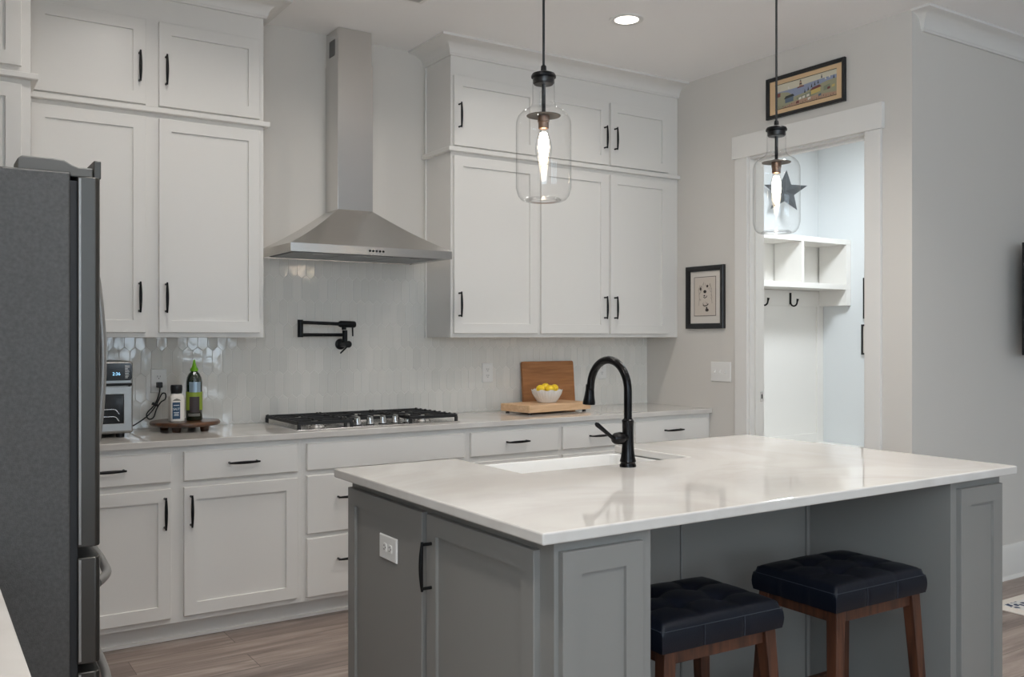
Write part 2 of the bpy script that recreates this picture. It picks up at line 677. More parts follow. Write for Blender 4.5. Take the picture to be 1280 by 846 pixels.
T = 0.12
struct(MB().box(XL - T, XE + T, YF - T, 5.6, -0.05, 0.0).build('floor', M['floor']))
struct(MB().box(XL - T, XE + T, YF - T, 5.6, CEIL, CEIL + 0.1).build('ceiling', M['ceiling']))
wallbox('wall_back', XL - T, XR + T, YB, YB + T, 0, CEIL)
wl = MB()
wl.box(XL - T, XL, YF - T, LW0, 0, CEIL)
wl.box(XL - T, XL, LW1, YB, 0, CEIL)
wl.box(XL - T, XL, LW0, LW1, 0, LWZ0)
wl.box(XL - T, XL, LW0, LW1, LWZ1, CEIL)
struct(wl.build('wall_left', M['wall']))
# right kitchen wall with doorway
DY0, DY1, DZ = 3.102, 3.946, 2.487
wr = MB()
wr.box(XR, XR + T, DY1, YB, 0, CEIL)
wr.box(XR, XR + T, YL + T, DY0, 0, CEIL)
wr.box(XR, XR + T, DY0, DY1, DZ, CEIL)
struct(wr.build('wall_right', M['wall']))
wallbox('wall_living', XR, XE + T, YL, YL + T, 0, CEIL)
# end wall, wall behind the camera with windows
wallbox('wall_end', XE, XE + T, YF, YL, 0, CEIL)
wf = MB()
xs = XL
for a, b in WIN:
    wf.box(xs, a, YF - T, YF, 0, CEIL)
    wf.box(a, b, YF - T, YF, 0, WZ0)
    wf.box(a, b, YF - T, YF, WZ1, CEIL)
    xs = b
wf.box(xs, XE, YF - T, YF, 0, CEIL)
struct(wf.build('wall_front', M['wall']))


def window(n, fm, a0, a1, b0, b1):
    f = MB()
    def bar(p0, p1, q0, q1, n0, n1):
        f.rings([ringmap(fm, p0, p1, q0, q1, n0), ringmap(fm, p0, p1, q0, q1, n1)])
    w = 0.05
    bar(a0, a0 + w, b0, b1, -0.08, 0.0)
    bar(a1 - w, a1, b0, b1, -0.08, 0.0)
    bar(a0 + w, a1 - w, b1 - w, b1, -0.08, 0.0)
    bar(a0 + w, a1 - w, b0, b0 + w, -0.08, 0.0)
    mid = (b0 + b1) / 2
    bar(a0 + w, a1 - w, mid - 0.022, mid + 0.022, -0.07, -0.01)
    o = struct(f.build('window_%d' % n, M['trim']))
    g = MB()
    g.face(ringmap(fm, a0 + w, a1 - w, b0 + w, b1 - w, -0.045))
    g.build('pane', M['pane'], o)


for i, (a, b) in enumerate(WIN):
    window(i + 1, lambda p, q, n: (p, YF + n, q), a, b, WZ0, WZ1)

lm = (LW0 + LW1) / 2
for i, (a, b) in enumerate(((LW0, lm), (lm, LW1))):
    window(len(WIN) + 1 + i, lambda p, q, n: (XL + n, p, q), a, b, LWZ0, LWZ1)  # frames and panes of the added left-wall light opening

# mudroom beyond the doorway
XM, YM = 6.76, 5.35
wallbox('wall_mudroom_back', XR + T, XM + T, YM, YM + T, 0, CEIL, m='wall_cool')
wallbox('wall_mudroom_right', XM, XM + T, YL + T, YM, 0, CEIL, m='wall_cool')
wallbox('wall_mudroom_left', XR + T * 0.5, XR + T, YB + T, YM, 0, CEIL, m='wall_cool')

# doorway trim
tr = MB()
tr.box(XR - 0.018, XR, 3.946 - 0.005, 4.041, 0, 2.482)
struct(tr.build('trim_1', M['trim'], bevel=0.002), 'left white door casing')
tr = MB()
tr.box(XR - 0.018, XR, 3.010, 3.107, 0, 2.482)
struct(tr.build('trim_2', M['trim'], bevel=0.002), 'right white door casing')
tr = MB()
tr.box(XR - 0.026, XR, 2.995, 4.060, 2.482, 2.622)
struct(tr.build('trim_3', M['trim'], bevel=0.002), 'white door head casing')
tr = MB()   # jambs with stops
for y0, y1, s in ((3.928, 3.946, -1), (3.102, 3.120, 1)):
    tr.box(XR - 0.002, XR + T + 0.002, y0, y1, 0, DZ)
    ys = (y0 - 0.012, y0) if s < 0 else (y1, y1 + 0.012)
    tr.box(XR + 0.035, XR + 0.075, ys[0], ys[1], 0, DZ - 0.018)
tr.box(XR - 0.002, XR + T + 0.002, 3.120, 3.928, DZ - 0.018, DZ)
tr.box(XR + 0.035, XR + 0.075, 3.132, 3.916, DZ - 0.03, DZ - 0.018)
dj = struct(tr.build('door_1', M['trim'], bevel=0.0015), 'white door jamb without a door')
sp = MB()
sp.box(XR + 0.088, XR + 0.112, 3.9255, 3.9285, 1.005 - 0.03, 1.005 + 0.03)
sp = sp.build('strike_plate', M['chrome'], dj)
sl = MB()
sl.box(XR + 0.096, XR + 0.106, 3.9250, 3.9256, 1.005 - 0.014, 1.005 + 0.014)
sl.build('latch_hole', M['slot'], sp)
tr = MB()
tr.box(XR + T, XR + T + 0.018, 3.941, 4.036, 0, 2.482)
tr.box(XR + T, XR + T + 0.018, 3.012, 3.107, 0, 2.482)
tr.box(XR + T, XR + T + 0.02, 3.0, 4.05, 2.482, 2.62)
struct(tr.build('trim_4', M['trim'], bevel=0.002), 'mudroom side door casing')


def baseboard(name, fm, a0, a1, h=0.19):
    mb = MB()
    prof = [(0, 0), (0.016, 0), (0.016, h - 0.03), (0.012, h - 0.018), (0.010, h - 0.004), (0.007, h), (0, h)]
    mb.rings([[fm(a0, z, n) for n, z in prof], [fm(a1, z, n) for n, z in prof]])
    shoe = [(0.016, 0), (0.030, 0), (0.028, 0.010), (0.022, 0.017), (0.016, 0.019)]
    mb.rings([[fm(a0, z, n) for n, z in shoe], [fm(a1, z, n) for n, z in shoe]])
    return struct(mb.build(name, M['trim'], smooth=30))


baseboard('baseboard_living', face_y(YL), XR - 0.016, XE)
baseboard('baseboard_right', face_xneg(XR), YL - 0.016, 3.010)
baseboard('baseboard_doorway', face_xneg(XR), 4.041, 4.255)
baseboard('baseboard_end', face_xneg(XE), YF, YL - 0.03)
baseboard('baseboard_mudroom', face_xneg(XM), YL + T, 4.99)
baseboard('baseboard_front', lambda a, b, n: (a, YF + n, b), XL, XE - 0.03)


def crown(name, path, z0=2.980, z1=CEIL, proj=0.112, label=None):
    """cove crown swept along a path of (x, y); outward is to the right of travel"""
    prof = []
    h = z1 - z0
    prof.append((0.0, z0))
    prof.append((0.012, z0))
    prof.append((0.014, z0 + 0.008))
    for i in range(9):
        t = i / 8
        a = t * PI / 2
        prof.append((0.018 + (proj - 0.03) * (1 - math.cos(a)), z0 + 0.012 + (h - 0.026) * math.sin(a)))
    prof.append((proj, z1 - 0.012))
    prof.append((proj, z1))
    prof.append((0.0, z1))
    dirs = [(Vector(b) - Vector(a)).normalized() for a, b in zip(path[:-1], path[1:])]
    nor = [Vector((d.y, -d.x)) for d in dirs]
    rings = []
    for i, p in enumerate(path):
        if i == 0:
            m = nor[0]
        elif i == len(path) - 1:
            m = nor[-1]
        else:
            s = nor[i - 1] + nor[i]
            m = s * (2 / s.dot(s))
        rings.append([(p[0] + m.x * n, p[1] + m.y * n, z) for n, z in prof])
    mb = MB()
    mb.rings(rings)
    return struct(mb.build(name, M['trim'], smooth=35), label)


def band(name, path, z0=2.432, z1=2.458, proj=0.026, label=None):
    prof = [(0, z0), (proj - 0.004, z0), (proj, z0 + 0.004), (proj, z1 - 0.003), (proj - 0.003, z1), (0, z1)]
    dirs = [(Vector(b) - Vector(a)).normalized() for a, b in zip(path[:-1], path[1:])]
    nor = [Vector((d.y, -d.x)) for d in dirs]
    rings = []
    for i, p in enumerate(path):
        if i == 0:
            m = nor[0]
        elif i == len(path) - 1:
            m = nor[-1]
        else:
            s = nor[i - 1] + nor[i]
            m = s * (2 / s.dot(s))
        rings.append([(p[0] + m.x * n, p[1] + m.y * n, z) for n, z in prof])
    mb = MB()
    mb.rings(rings)
    return struct(mb.build(name, M['trim']), label)


UF = 4.570      # face frame plane of the wall cabinets
PF = 4.262      # face frame plane of the tall cabinet
UX0, UX1 = 0.414, 1.490
VX0 = 2.575
PX0, PX1 = -0.52, 0.414
crown('trim_5', [(PX0, PF), (PX1, PF), (PX1, UF), (UX1, UF), (UX1, YB)][0:0] or [(PX0, PF), (PX1, PF), (PX1, UF)], label='crown over the tall cabinet')
crown('trim_6', [(PX1, UF), (UX1, UF), (UX1, YB)], label='crown over the left wall cabinets')
crown('trim_7', [(VX0, YB), (VX0, UF), (XR, UF)], label='crown over the right wall cabinets')
crown('trim_8', [(4.418, YL), (4.418, YL - 0.001), (XE, YL - 0.001)], z0=2.966, proj=0.102, label='crown along the living room wall')
band('trim_9', [(PX0, PF), (PX1, PF), (PX1, UF)], label='band on the tall cabinet')
band('trim_10', [(PX1, UF), (UX1, UF), (UX1, YB)], label='band between the left wall cabinets')
band('trim_11', [(VX0, YB), (VX0, UF), (XR, UF)], label='band between the right wall cabinets')


# tiled backsplash
def clip(poly, axis, val, keep_less):
    out = []
    for i in range(len(poly)):
        a, b = poly[i], poly[(i + 1) % len(poly)]
        ia = (a[axis] <= val) if keep_less else (a[axis] >= val)
        ib = (b[axis] <= val) if keep_less else (b[axis] >= val)
        if ia:
            out.append(a)
        if ia != ib:
            t = (val - a[axis]) / (b[axis] - a[axis])
            out.append((a[0] + t * (b[0] - a[0]), a[1] + t * (b[1] - a[1])))
    return out


def tiles():
    mb = MB()
    bm = mb.bm
    lay = bm.faces.layers.float.new('glaze')
    tw, th, pt = 0.0508, 0.152, 0.021
    g = 0.0012
    pitch = th - pt + 0.0
    zones = [(0.414, 1.490, 0.914, 1.372), (1.490, 2.575, 0.914, 1.86), (2.575, 4.325, 0.914, 1.372)]
    big = [(0.414, 4.325, 0.914, 1.372), (1.490, 2.575, 1.372, 1.86)]
    yg = YB - 0.0067
    for zi, (x0, x1, z0, z1) in enumerate(big):
        mb.rings([[(x0, YB, z0), (x1, YB, z0), (x1, YB, z1), (x0, YB, z1)], [(x0, yg, z0), (x1, yg, z0), (x1, yg, z1), (x0, yg, z1)]], mi=1)
        r = -1
        for r in range(-1, 9):
            zc = 0.985 + r * pitch
            for c in range(-1, 80):
                xc = 0.43 + c * tw + (tw / 2 if r % 2 else 0)
                rng = random.Random(r * 131 + c)
                w, h = tw / 2 - g, th / 2 - g
                poly = [(xc, zc - h), (xc + w, zc - h + pt), (xc + w, zc + h - pt), (xc, zc + h), (xc - w, zc + h - pt), (xc - w, zc - h + pt)]
                for ax, val, less in ((0, x0, False), (0, x1, True), (1, z0, False), (1, z1, True)):
                    poly = clip(poly, ax, val, less)
                    if len(poly) < 3:
                        break
                if len(poly) < 3:
                    continue
                cl = []
                for q in poly:
                    if not cl or (abs(q[0] - cl[-1][0]) + abs(q[1] - cl[-1][1])) > 1e-5:
                        cl.append(q)
                if len(cl) > 2 and (abs(cl[0][0] - cl[-1][0]) + abs(cl[0][1] - cl[-1][1])) < 1e-5:
                    cl.pop()
                if len(cl) < 3:
                    continue
                cx = sum(q[0] for q in cl) / len(cl)
                cz = sum(q[1] for q in cl) / len(cl)
                tx, tz = R(rng.gauss(0, 0.38)), R(rng.gauss(0, 0.38))
                def at(q, s, d):
                    x, z = cx + (q[0] - cx) * s[0], cz + (q[1] - cz) * s[1]
                    return (x, YB - d - 0.0007 + (x - xc) * tx + (z - zc) * tz * 0.6, z)
                wx = max(q[0] for q in cl) - min(q[0] for q in cl)
                wz = max(q[1] for q in cl) - min(q[1] for q in cl)
                if wx < 0.004 or wz < 0.004:
                    continue
                s1 = (max(0.3, 1 - 0.0016 / wx), max(0.3, 1 - 0.0016 / wz))
                gl = rng.random()
                before = len(bm.faces)
                ra = [(q[0], yg, q[1]) for q in cl]
                rb = [at(q, (1, 1), 0.0069) for q in cl]
                rc = [at(q, s1, 0.0077) for q in cl]
                vs = [[bm.verts.new(p) for p in rr] for rr in (ra, rb, rc)]
                n = len(cl)
                fs = []
                for A, B in zip(vs[:-1], vs[1:]):
                    for i in range(n):
                        j = (i + 1) % n
                        fs.append(bm.faces.new((A[i], A[j], B[j], B[i])))
                fs.append(bm.faces.new(vs[2]))
                for f in fs:
                    f[lay] = gl
    return struct(mb.build('tile_backsplash', [M['tile'], M['grout']]), 'glazed elongated hexagon tile backsplash')


tiles()

# ------------------------------------------------------------------ wall cabinets
HB = 0.075     # distance of a pull from the door corner to its centre


def wall_cabinet(name, label, x0, x1, z0, z1, doors, yf=UF, lower=True, side='none', depth_to=YB, x_end=None):
    """doors: list of (x0, x1, handle side)"""
    t = thing(name, label, 'cabinet', ((x0 + x1) / 2, YB - 0.01, z0))
    b = MB()
    b.box(x0, x1, yf, depth_to - 0.001, z0, z1)
    if side == 'left':
        b.box(x0 - 0.010, x0 + 0.001, depth_to - 0.022, depth_to - 0.009, z0, z1)
        b.box(x0 - 0.002, x0 + 0.001, yf + 0.0005, yf + 0.022, z0, z1)
    b.build('body', M['cab'], t, bevel=0.0012)
    for (a0, a1, hs) in doors:
        dz0, dz1 = (1.395, 2.409) if lower else (2.468, 2.867)
        d = shaker(MB(), face_y(yf), a0, a1, dz0, dz1).build('door', M['cab'], t)
        if hs:
            hx = a0 + 0.030 if hs == 'l' else a1 - 0.030
            hz = dz0 + 0.165 if lower else (dz0 + dz1) / 2 - 0.03
            pull(face_y(yf), hx, hz, True, 0.019, d, L=0.128)
    return t


ZT = 2.980
wall_cabinet('wall_cabinet', 'tall white wall cabinet with two doors left of the range hood', UX0, UX1, 1.372, 2.4325,
             [(0.442, 0.924, 'r'), (0.983, 1.466, 'l')])
wall_cabinet('stacked_cabinet', 'short white top cabinet with two doors left of the hood chimney', UX0, UX1, 2.4325, CEIL,
             [(0.442, 0.924, 'r'), (0.983, 1.466, 'l')], lower=False)
wall_cabinet('wall_cabinet', 'tall white single door wall cabinet right beside the range hood', VX0, 3.178, 1.372, 2.4325,
             [(2.587, 3.165, 'l')], side='left')
wall_cabinet('stacked_cabinet', 'short white single door top cabinet behind the left pendant lamp', VX0, 3.178, 2.4325, CEIL,
             [(2.587, 3.165, 'l')], lower=False, side='left')
wall_cabinet('wall_cabinet', 'tall white double door wall cabinet in the corner by the dog picture', 3.178, XR - 0.001, 1.372, 2.4325,
             [(3.192, 3.709, 'r'), (3.732, 4.228, 'l')])
wall_cabinet('stacked_cabinet', 'short white double door top cabinet in the corner under the crown', 3.178, XR - 0.001, 2.4325, CEIL,
             [(3.192, 3.709, 'r'), (3.732, 4.228, 'l')], lower=False)

# tall cabinet at far left, behind the refrigerator
t = thing('pantry_cabinet', 'deep tall white cabinet standing behind the refrigerator at far left', 'cabinet', (-0.05, YB - 0.01, 0))
b = MB()
b.box(PX0 + 0.001, PX1, PF, YB - 0.001, 0.10, CEIL - 0.001)
b.box(PX0 + 0.001, PX1, PF + 0.065, YB - 0.001, 0.0, 0.10)
b.build('body', M['cab'], t, bevel=0.0012)
for a0, a1, hs in ((-0.50, -0.070, 'r'), (-0.052, 0.378, 'l')):
    for dz0, dz1 in ((2.483, 2.880), (1.395, 2.409), (0.12, 1.36)):
        d = shaker(MB(), face_y(PF), a0, a1, dz0, dz1).build('door', M['cab'], t)
        pull(face_y(PF), a0 + 0.03 if hs == 'l' else a1 - 0.03, (dz0 + dz1) / 2 - 0.03, True, 0.019, d)

# ------------------------------------------------------------------ base cabinets
BF = 4.275
CZ0, CZ1 = 0.884, 0.914


def base_cabinet(name, label, x0, x1, fronts):
    """fronts: (kind, x0, x1, z0, z1, pulls) pulls = list of (x, z, vertical)"""
    t = thing(name, label, 'cabinet', ((x0 + x1) / 2, YB - 0.01, 0))
    b = MB()
    b.box(x0, x1, BF, YB - 0.001, 0.092, CZ0)
    b.build('body', M['cab'], t, bevel=0.001)
    k = MB()
    k.box(x0, x1, BF + 0.062, YB - 0.002, 0.0, 0.092)
    k.box(x0, x1, BF + 0.050, BF + 0.0615, 0.0, 0.014)
    k.build('toe_kick', M['cab'], t, bevel=0.001)
    for kind, a0, a1, z0, z1, pulls in fronts:
        f = (shaker if kind == 'door' else slab)(MB(), face_y(BF), a0, a1, z0, z1).build(kind, M['cab'], t)
        for px, pz, v in pulls:
            pull(face_y(BF), px, pz, v, 0.019, f)
    return t


DR0, DR1 = 0.727, 0.857
base_cabinet('base_cabinet', 'white base cabinet with two doors left of the drawer stack', 0.414, 1.579, [
    ('drawer', 0.443, 0.971, DR0, DR1, [(0.707, 0.795, False)]),
    ('drawer', 1.026, 1.556, DR0, DR1, [(1.291, 0.795, False)]),
    ('door', 0.443, 0.971, 0.119, 0.697, [(0.942, 0.592, True)]),
    ('door', 1.026, 1.556, 0.119, 0.697, [(1.055, 0.592, True)])])
base_cabinet('base_cabinet', 'white drawer stack under the gas cooktop', 1.579, 2.502, [
    ('drawer', 1.603, 2.482, 0.728, DR1, []),
    ('drawer', 1.603, 2.482, 0.420, 0.702, [(1.825, 0.588, False), (2.26, 0.588, False)]),
    ('drawer', 1.603, 2.482, 0.114, 0.398, [(1.825, 0.284, False), (2.26, 0.284, False)])])
base_cabinet('base_cabinet', 'white base cabinet below the cutting boards', 2.502, 3.668, [
    ('drawer', 2.523, 3.108, DR0, DR1, [(2.815, 0.795, False)]),
    ('drawer', 3.136, 3.653, DR0, DR1, [(3.395, 0.795, False)]),
    ('door', 2.523, 3.108, 0.119, 0.697, [(3.078, 0.592, True)]),
    ('door', 3.136, 3.653, 0.119, 0.697, [(3.166, 0.592, True)])])
base_cabinet('base_cabinet', 'white base cabinet in the right corner beside the doorway wall', 3.668, XR - 0.001, [
    ('drawer', 3.684, 4.285, DR0, DR1, [(3.985, 0.795, False)]),
    ('door', 3.684, 4.285, 0.119, 0.697, [(3.714, 0.592, True)])])

c = MB()
c.box(PX1 + 0.001, XR - 0.001, 4.248, YB - 0.0005, CZ0, CZ1)
tag(c.build('countertop', M['quartz'], bevel=0.003), 'long pale quartz worktop along the tiled wall', 'countertop')

# near-left counter beside the refrigerator
t = thing('side_cabinet', 'white cabinet under the near worktop at lower left corner', 'cabinet', (-0.2, 1.6, 0))
b = MB()
b.box(XL + 0.001, 0.105, 1.02, 2.225, 0.10, CZ0)
b.box(XL + 0.001, 0.04, 1.02, 2.225, 0, 0.10)
b.build('body', M['cab'], t, bevel=0.001)
fmR = lambda a, bb, n: (0.105 + n, a, bb)
for a0, a1 in ((1.035, 1.615), (1.63, 2.21)):
    d = shaker(MB(), fmR, a0, a1, 0.119, 0.697).build('door', M['cab'], t)
    pull(fmR, a0 + 0.03, 0.592, True, 0.019, d)
    d = slab(MB(), fmR, a0, a1, DR0, DR1).build('drawer', M['cab'], t)
    pull(fmR, (a0 + a1) / 2, 0.795, False, 0.019, d)
c = MB()
c.box(XL + 0.001, 0.137, 1.0, 2.24, CZ0, CZ1)
tag(c.build('countertop', M['quartz'], bevel=0.003), 'corner of pale worktop in front of the refrigerator', 'countertop')

# ------------------------------------------------------------------ island
IX0, IX1, IY0, IY1 = 1.235, 3.305, 1.755, 3.024     # slab
BX0, BX1, BY0, BY1 = 1.290, 3.245, 1.787, 2.990     # cabinet body
KY, KX0, KX1 = 2.385, 1.597, 2.943                  # knee space
SX0, SX1, SY0 = 1.725, 2.497, 2.572                 # sink cut-out, open to the aisle
t = thing('kitchen_island', 'grey shaker island cabinet with open knee space for stools', 'island', (2.27, 2.38, 0))
b = MB()
b.box(BX0, KX0, BY0, KY, 0.0, CZ0)                  # left end
b.box(KX1, BX1, BY0, KY, 0.0, CZ0)                  # right end
poly = [(BX0, KY), (BX1, KY), (BX1, BY1), (SX1 + 0.004, BY1), (SX1 + 0.004, SY0 - 0.03), (SX0 - 0.004, SY0 - 0.03), (SX0 - 0.004, BY1), (BX0, BY1)]
b.prism(poly, lambda x, y, h: (x, y, h), 0.62, CZ0)
b.box(BX0, BX1, KY, BY1, 0.10, 0.62)
b.box(BX0, BX1, KY, BY1 - 0.07, 0.0, 0.10)
b.build('body', M['grey_cab'], t, bevel=0.001)
fl = face_xneg(BX0)
IZ0, IZ1 = 0.085, 0.852
shaker(MB(), fl, 2.433, 2.984, IZ0, IZ1).build('side_panel', M['grey_cab'], t)
d = shaker(MB(), fl, 1.846, 2.403, IZ0, IZ1).build('door', M['grey_cab'], t)
pull(fl, 2.373, 0.706, True, 0.019, d)
ff = face_y(BY0)
shaker(MB(), ff, 1.303, 1.557, IZ0, 0.857).build('end_panel', M['grey_cab'], t)
shaker(MB(), ff, 2.976, 3.231, IZ0, 0.857).build('end_panel', M['grey_cab'], t)
kb = face_y(KY)
p = MB()
slab(p, kb, KX0 + 0.002, 2.2585, 0.02, CZ0 - 0.002, t=0.014)
p.build('back_panel', M['grey_cab'], t)
p = MB()
slab(p, kb, 2.2635, KX1 - 0.022, 0.02, CZ0 - 0.002, t=0.014)
p.build('back_panel', M['grey_cab'], t)
p = MB()
p.box(KX1 - 0.020, KX1 - 0.001, KY - 0.020, KY - 0.001, 0.0, CZ0 - 0.001)
p.build('corner_batten', M['grey_cab'], t, bevel=0.003)
fb = face_yback(BY1)
for a0, a1, hs in ((1.31, 1.70, 'r'), (2.53, 2.87, 'l'), (2.89, 3.225, 'l')):
    d = shaker(MB(), fb, a0, a1, 0.119, 0.852).build('door', M['grey_cab'], t)
    pull(fb, a1 - 0.03 if hs == 'r' else a0 + 0.03, 0.70, True, 0.019, d)
for a0, a1, hs in ((1.735, 2.105, 'r'), (2.117, 2.487, 'l')):
    d = shaker(MB(), fb, a0, a1, 0.119, 0.60).build('door', M['grey_cab'], t)
    pull(fb, a1 - 0.03 if hs == 'r' else a0 + 0.03, 0.50, True, 0.019, d)

c = MB()
poly = [(IX0, IY0), (IX1, IY0), (IX1, IY1), (SX1, IY1), (SX1, SY0), (SX0, SY0), (SX0, IY1), (IX0, IY1)]
c.prism(poly, lambda x, y, h: (x, y, h), CZ0, CZ1)
tag(c.build('island_countertop', M['quartz'], bevel=0.005, seg=3), 'large glossy pale quartz top on the grey island', 'countertop')

# apron sink
s = MB()
ox0, ox1, oy0, oy1 = SX0 - 0.002, SX1 + 0.002, SY0 - 0.028, BY1 + 0.030
zt, zb, th = CZ0 - 0.001, 0.640, 0.022
def rr(x0, x1, y0, y1, z, r, n=5):
    pts = []
    for cx, cy, a in ((x1 - r, y1 - r, 0), (x0 + r, y1 - r, 90), (x0 + r, y0 + r, 180), (x1 - r, y0 + r, 270)):
        for i in range(n + 1):
            q = R(a + 90 * i / n)
            pts.append((cx + r * math.cos(q), cy + r * math.sin(q), z))
    return pts
s.rings([rr(ox0, ox1, oy0, oy1, zb, 0.012), rr(ox0, ox1, oy0, oy1, zt - 0.005, 0.012), rr(ox0 + .004, ox1 - .004, oy0 + .004, oy1 - .004, zt, 0.012),
         rr(ox0 + th - .004, ox1 - th + .004, oy0 + th - .004, oy1 - th + .004, zt, 0.03), rr(ox0 + th, ox1 - th, oy0 + th, oy1 - th, zt - 0.005, 0.03),
         rr(ox0 + th + .006, ox1 - th - .006, oy0 + th + .006, oy1 - th - .006, zb + 0.05, 0.03), rr(ox0 + th + .03, ox1 - th - .03, oy0 + th + .03, oy1 - th - .03, zb + 0.025, 0.03)])
sk = thing('apron_sink', 'white ceramic apron sink set into the island top', 'sink', (2.11, 2.78, zb))
s.build('basin', M['ceramic'], sk, smooth=40)
d = MB()
d.lathe([(0.0, 0.003), (0.03, 0.003), (0.042, 0.005), (0.045, 0.001), (0.045, -0.004), (0.0, -0.004)], (2.11, 2.78, zb + 0.026), 24)
d.build('drain', M['chrome'], sk, smooth=40)

# faucet
fx, fy = 2.128, 2.501
t = thing('kitchen_faucet', 'black gooseneck pull down faucet standing on the island', 'faucet', (fx, fy, CZ1))
m = MB()
m.lathe([(0.001, 0), (0.0295, 0), (0.0295, 0.006), (0.026, 0.012), (0.0265, 0.016), (0.0285, 0.018), (0.0285, 0.022), (0.0255, 0.032), (0.0225, 0.055), (0.0205, 0.085),
         (0.0200, 0.120), (0.0205, 0.155), (0.0215, 0.160), (0.0215, 0.164), (0.018, 0.168), (0.0165, 0.170), (0.001, 0.170)], (fx, fy, CZ1), 28)
m.build('body', M['bronze'], t, smooth=40)
m = MB()
pts = [(fx, fy, CZ1 + 0.165), (fx, fy, 1.12), (fx, fy, 1.183)]
rc, rz = 0.107, 0.107
for i in range(1, 21):
    a = PI * i / 20
    pts.append((fx, fy + rc - rc * math.cos(a), 1.183 + rz * math.sin(a)))
pts.append((fx, fy + 2 * rc + 0.003, 1.192 - 0.02))
m.tube(pts, 0.0145, 16)
m.build('spout', M['bronze'], t, smooth=50)
m = MB()
m.tube([(fx, fy + 0.2165, 1.196), (fx, fy + 0.217, 1.19), (fx, fy + 0.218, 1.175), (fx, fy + 0.221, 1.15), (fx, fy + 0.2235, 1.128), (fx, fy + 0.224, 1.121)], [0.0158, 0.0162, 0.0165, 0.0195, 0.0240, 0.0232], 20)
m.build('spray_head', M['bronze'], t, smooth=50)
m = MB()
hz = CZ1 + 0.103
m.tube([(fx - 0.010, fy, hz), (fx - 0.022, fy - 0.001, hz), (fx - 0.028, fy - 0.002, hz), (fx - 0.038, fy - 0.003, hz), (fx - 0.060, fy - 0.005, hz), (fx - 0.070, fy - 0.006, hz), (fx - 0.075, fy - 0.006, hz)], [0.018, 0.017, 0.020, 0.0225, 0.0205, 0.015, 0.006], 20)
m.build('handle_hub', M['bronze'], t, smooth=50)
m = MB()
m.tube([(fx - 0.066, fy - 0.006, hz - 0.004), (fx - 0.076, fy - 0.007, hz + 0.004), (fx - 0.112, fy - 0.008, hz + 0.030), (fx - 0.146, fy - 0.009, hz + 0.054), (fx - 0.152, fy - 0.009, hz + 0.058)], [0.0075, 0.0070, 0.0072, 0.0085, 0.005], 12)
m.build('lever', M['bronze'], t, smooth=50)

# ------------------------------------------------------------------ outlets and switches
def duplex(label, fm, a, b, horiz=False, plug=False):
    w, h = (0.124, 0.077) if horiz else (0.077, 0.120)
    t = thing('wall_outlet', label, 'outlet', fm(a, b - h / 2, 0))
    m = MB()
    e = 0.003
    m.rings([ringmap(fm, a - w / 2, a + w / 2, b - h / 2, b + h / 2, 0), ringmap(fm, a - w / 2, a + w / 2, b - h / 2, b + h / 2, 0.003),
             ringmap(fm, a - w / 2 + e, a + w / 2 - e, b - h / 2 + e, b + h / 2 - e, 0.006)])
    m.build('plate', M['plastic'], t)
    for s in (-1, 1):
        m = MB()
        da, db = (s * 0.0195, 0) if horiz else (0, s * 0.0195)
        pts = []
        for i in range(16):
            q = 2 * PI * i / 16
            px = max(-0.0135, min(0.0135, 0.0165 * math.cos(q)))
            pz = max(-0.0135, min(0.0135, 0.0165 * math.sin(q)))
            pts.append((px, pz))
        m.rings([[fm(a + da + x, b + db + z, 0.0055) for x, z in pts], [fm(a + da + x, b + db + z, 0.0078) for x, z in pts]])
        o = m.build('receptacle', M['plastic'], t)
        m = MB()
        for dx, dz, sw, sh in ((-0.006, 0.003, 0.0011, 0.0045), (0.006, 0.003, 0.0011, 0.0038), (0.0, -0.0075, 0.0022, 0.0022)):
            if horiz:
                dx, dz, sw, sh = dz, dx, sh, sw
            m.rings([ringmap(fm, a + da + dx - sw, a + da + dx + sw, b + db + dz - sh, b + db + dz + sh, 0.0076),
                     ringmap(fm, a + da + dx - sw, a + da + dx + sw, b + db + dz - sh, b + db + dz + sh, 0.0081)])
        m.build('slots', M['slot'], o)
    return t


ft = face_y(YB - 0.0085)
duplex('white outlet with a black plug left of the salt bottle', ft, 1.0495, 1.152)
duplex('white outlet on tiles left of the cutting boards', ft, 3.006, 1.152)
duplex('white outlet on tiles behind the faucet neck', ft, 3.915, 1.152)
duplex('white sideways outlet on the grey island panel', face_xneg(BX0 + 0.009 - 0.0188 + 0.0005), 2.675, 0.698, horiz=True)

t = thing('switch_plate', 'white plate with three switches under the dog picture', 'light switch', (XR, 4.173, 1.09))
m = MB()
fs = face_xneg(XR)
m.rings([ringmap(fs, 4.087, 4.259, 1.090, 1.216, 0), ringmap(fs, 4.087, 4.259, 1.090, 1.216, 0.003), ringmap(fs, 4.090, 4.256, 1.093, 1.213, 0.006)])
m.build('plate', M['plastic'], t)
for i in range(3):
    a = 4.173 + (i - 1) * 0.046
    m = MB()
    m.rings([ringmap(fs, a - 0.005, a + 0.005, 1.141, 1.165, 0.0055), ringmap(fs, a - 0.0045, a + 0.0045, 1.142, 1.164, 0.008)])
    m.rings([[fs(a - 0.003, 1.150, 0.007), fs(a + 0.003, 1.150, 0.007), fs(a + 0.003, 1.158, 0.007), fs(a - 0.003, 1.158, 0.007)],
             [fs(a - 0.0025, 1.143, 0.016), fs(a + 0.0025, 1.143, 0.016), fs(a + 0.0025, 1.149, 0.017), fs(a - 0.0025, 1.149, 0.017)]])
    m.build('toggle', M['plastic'], t)

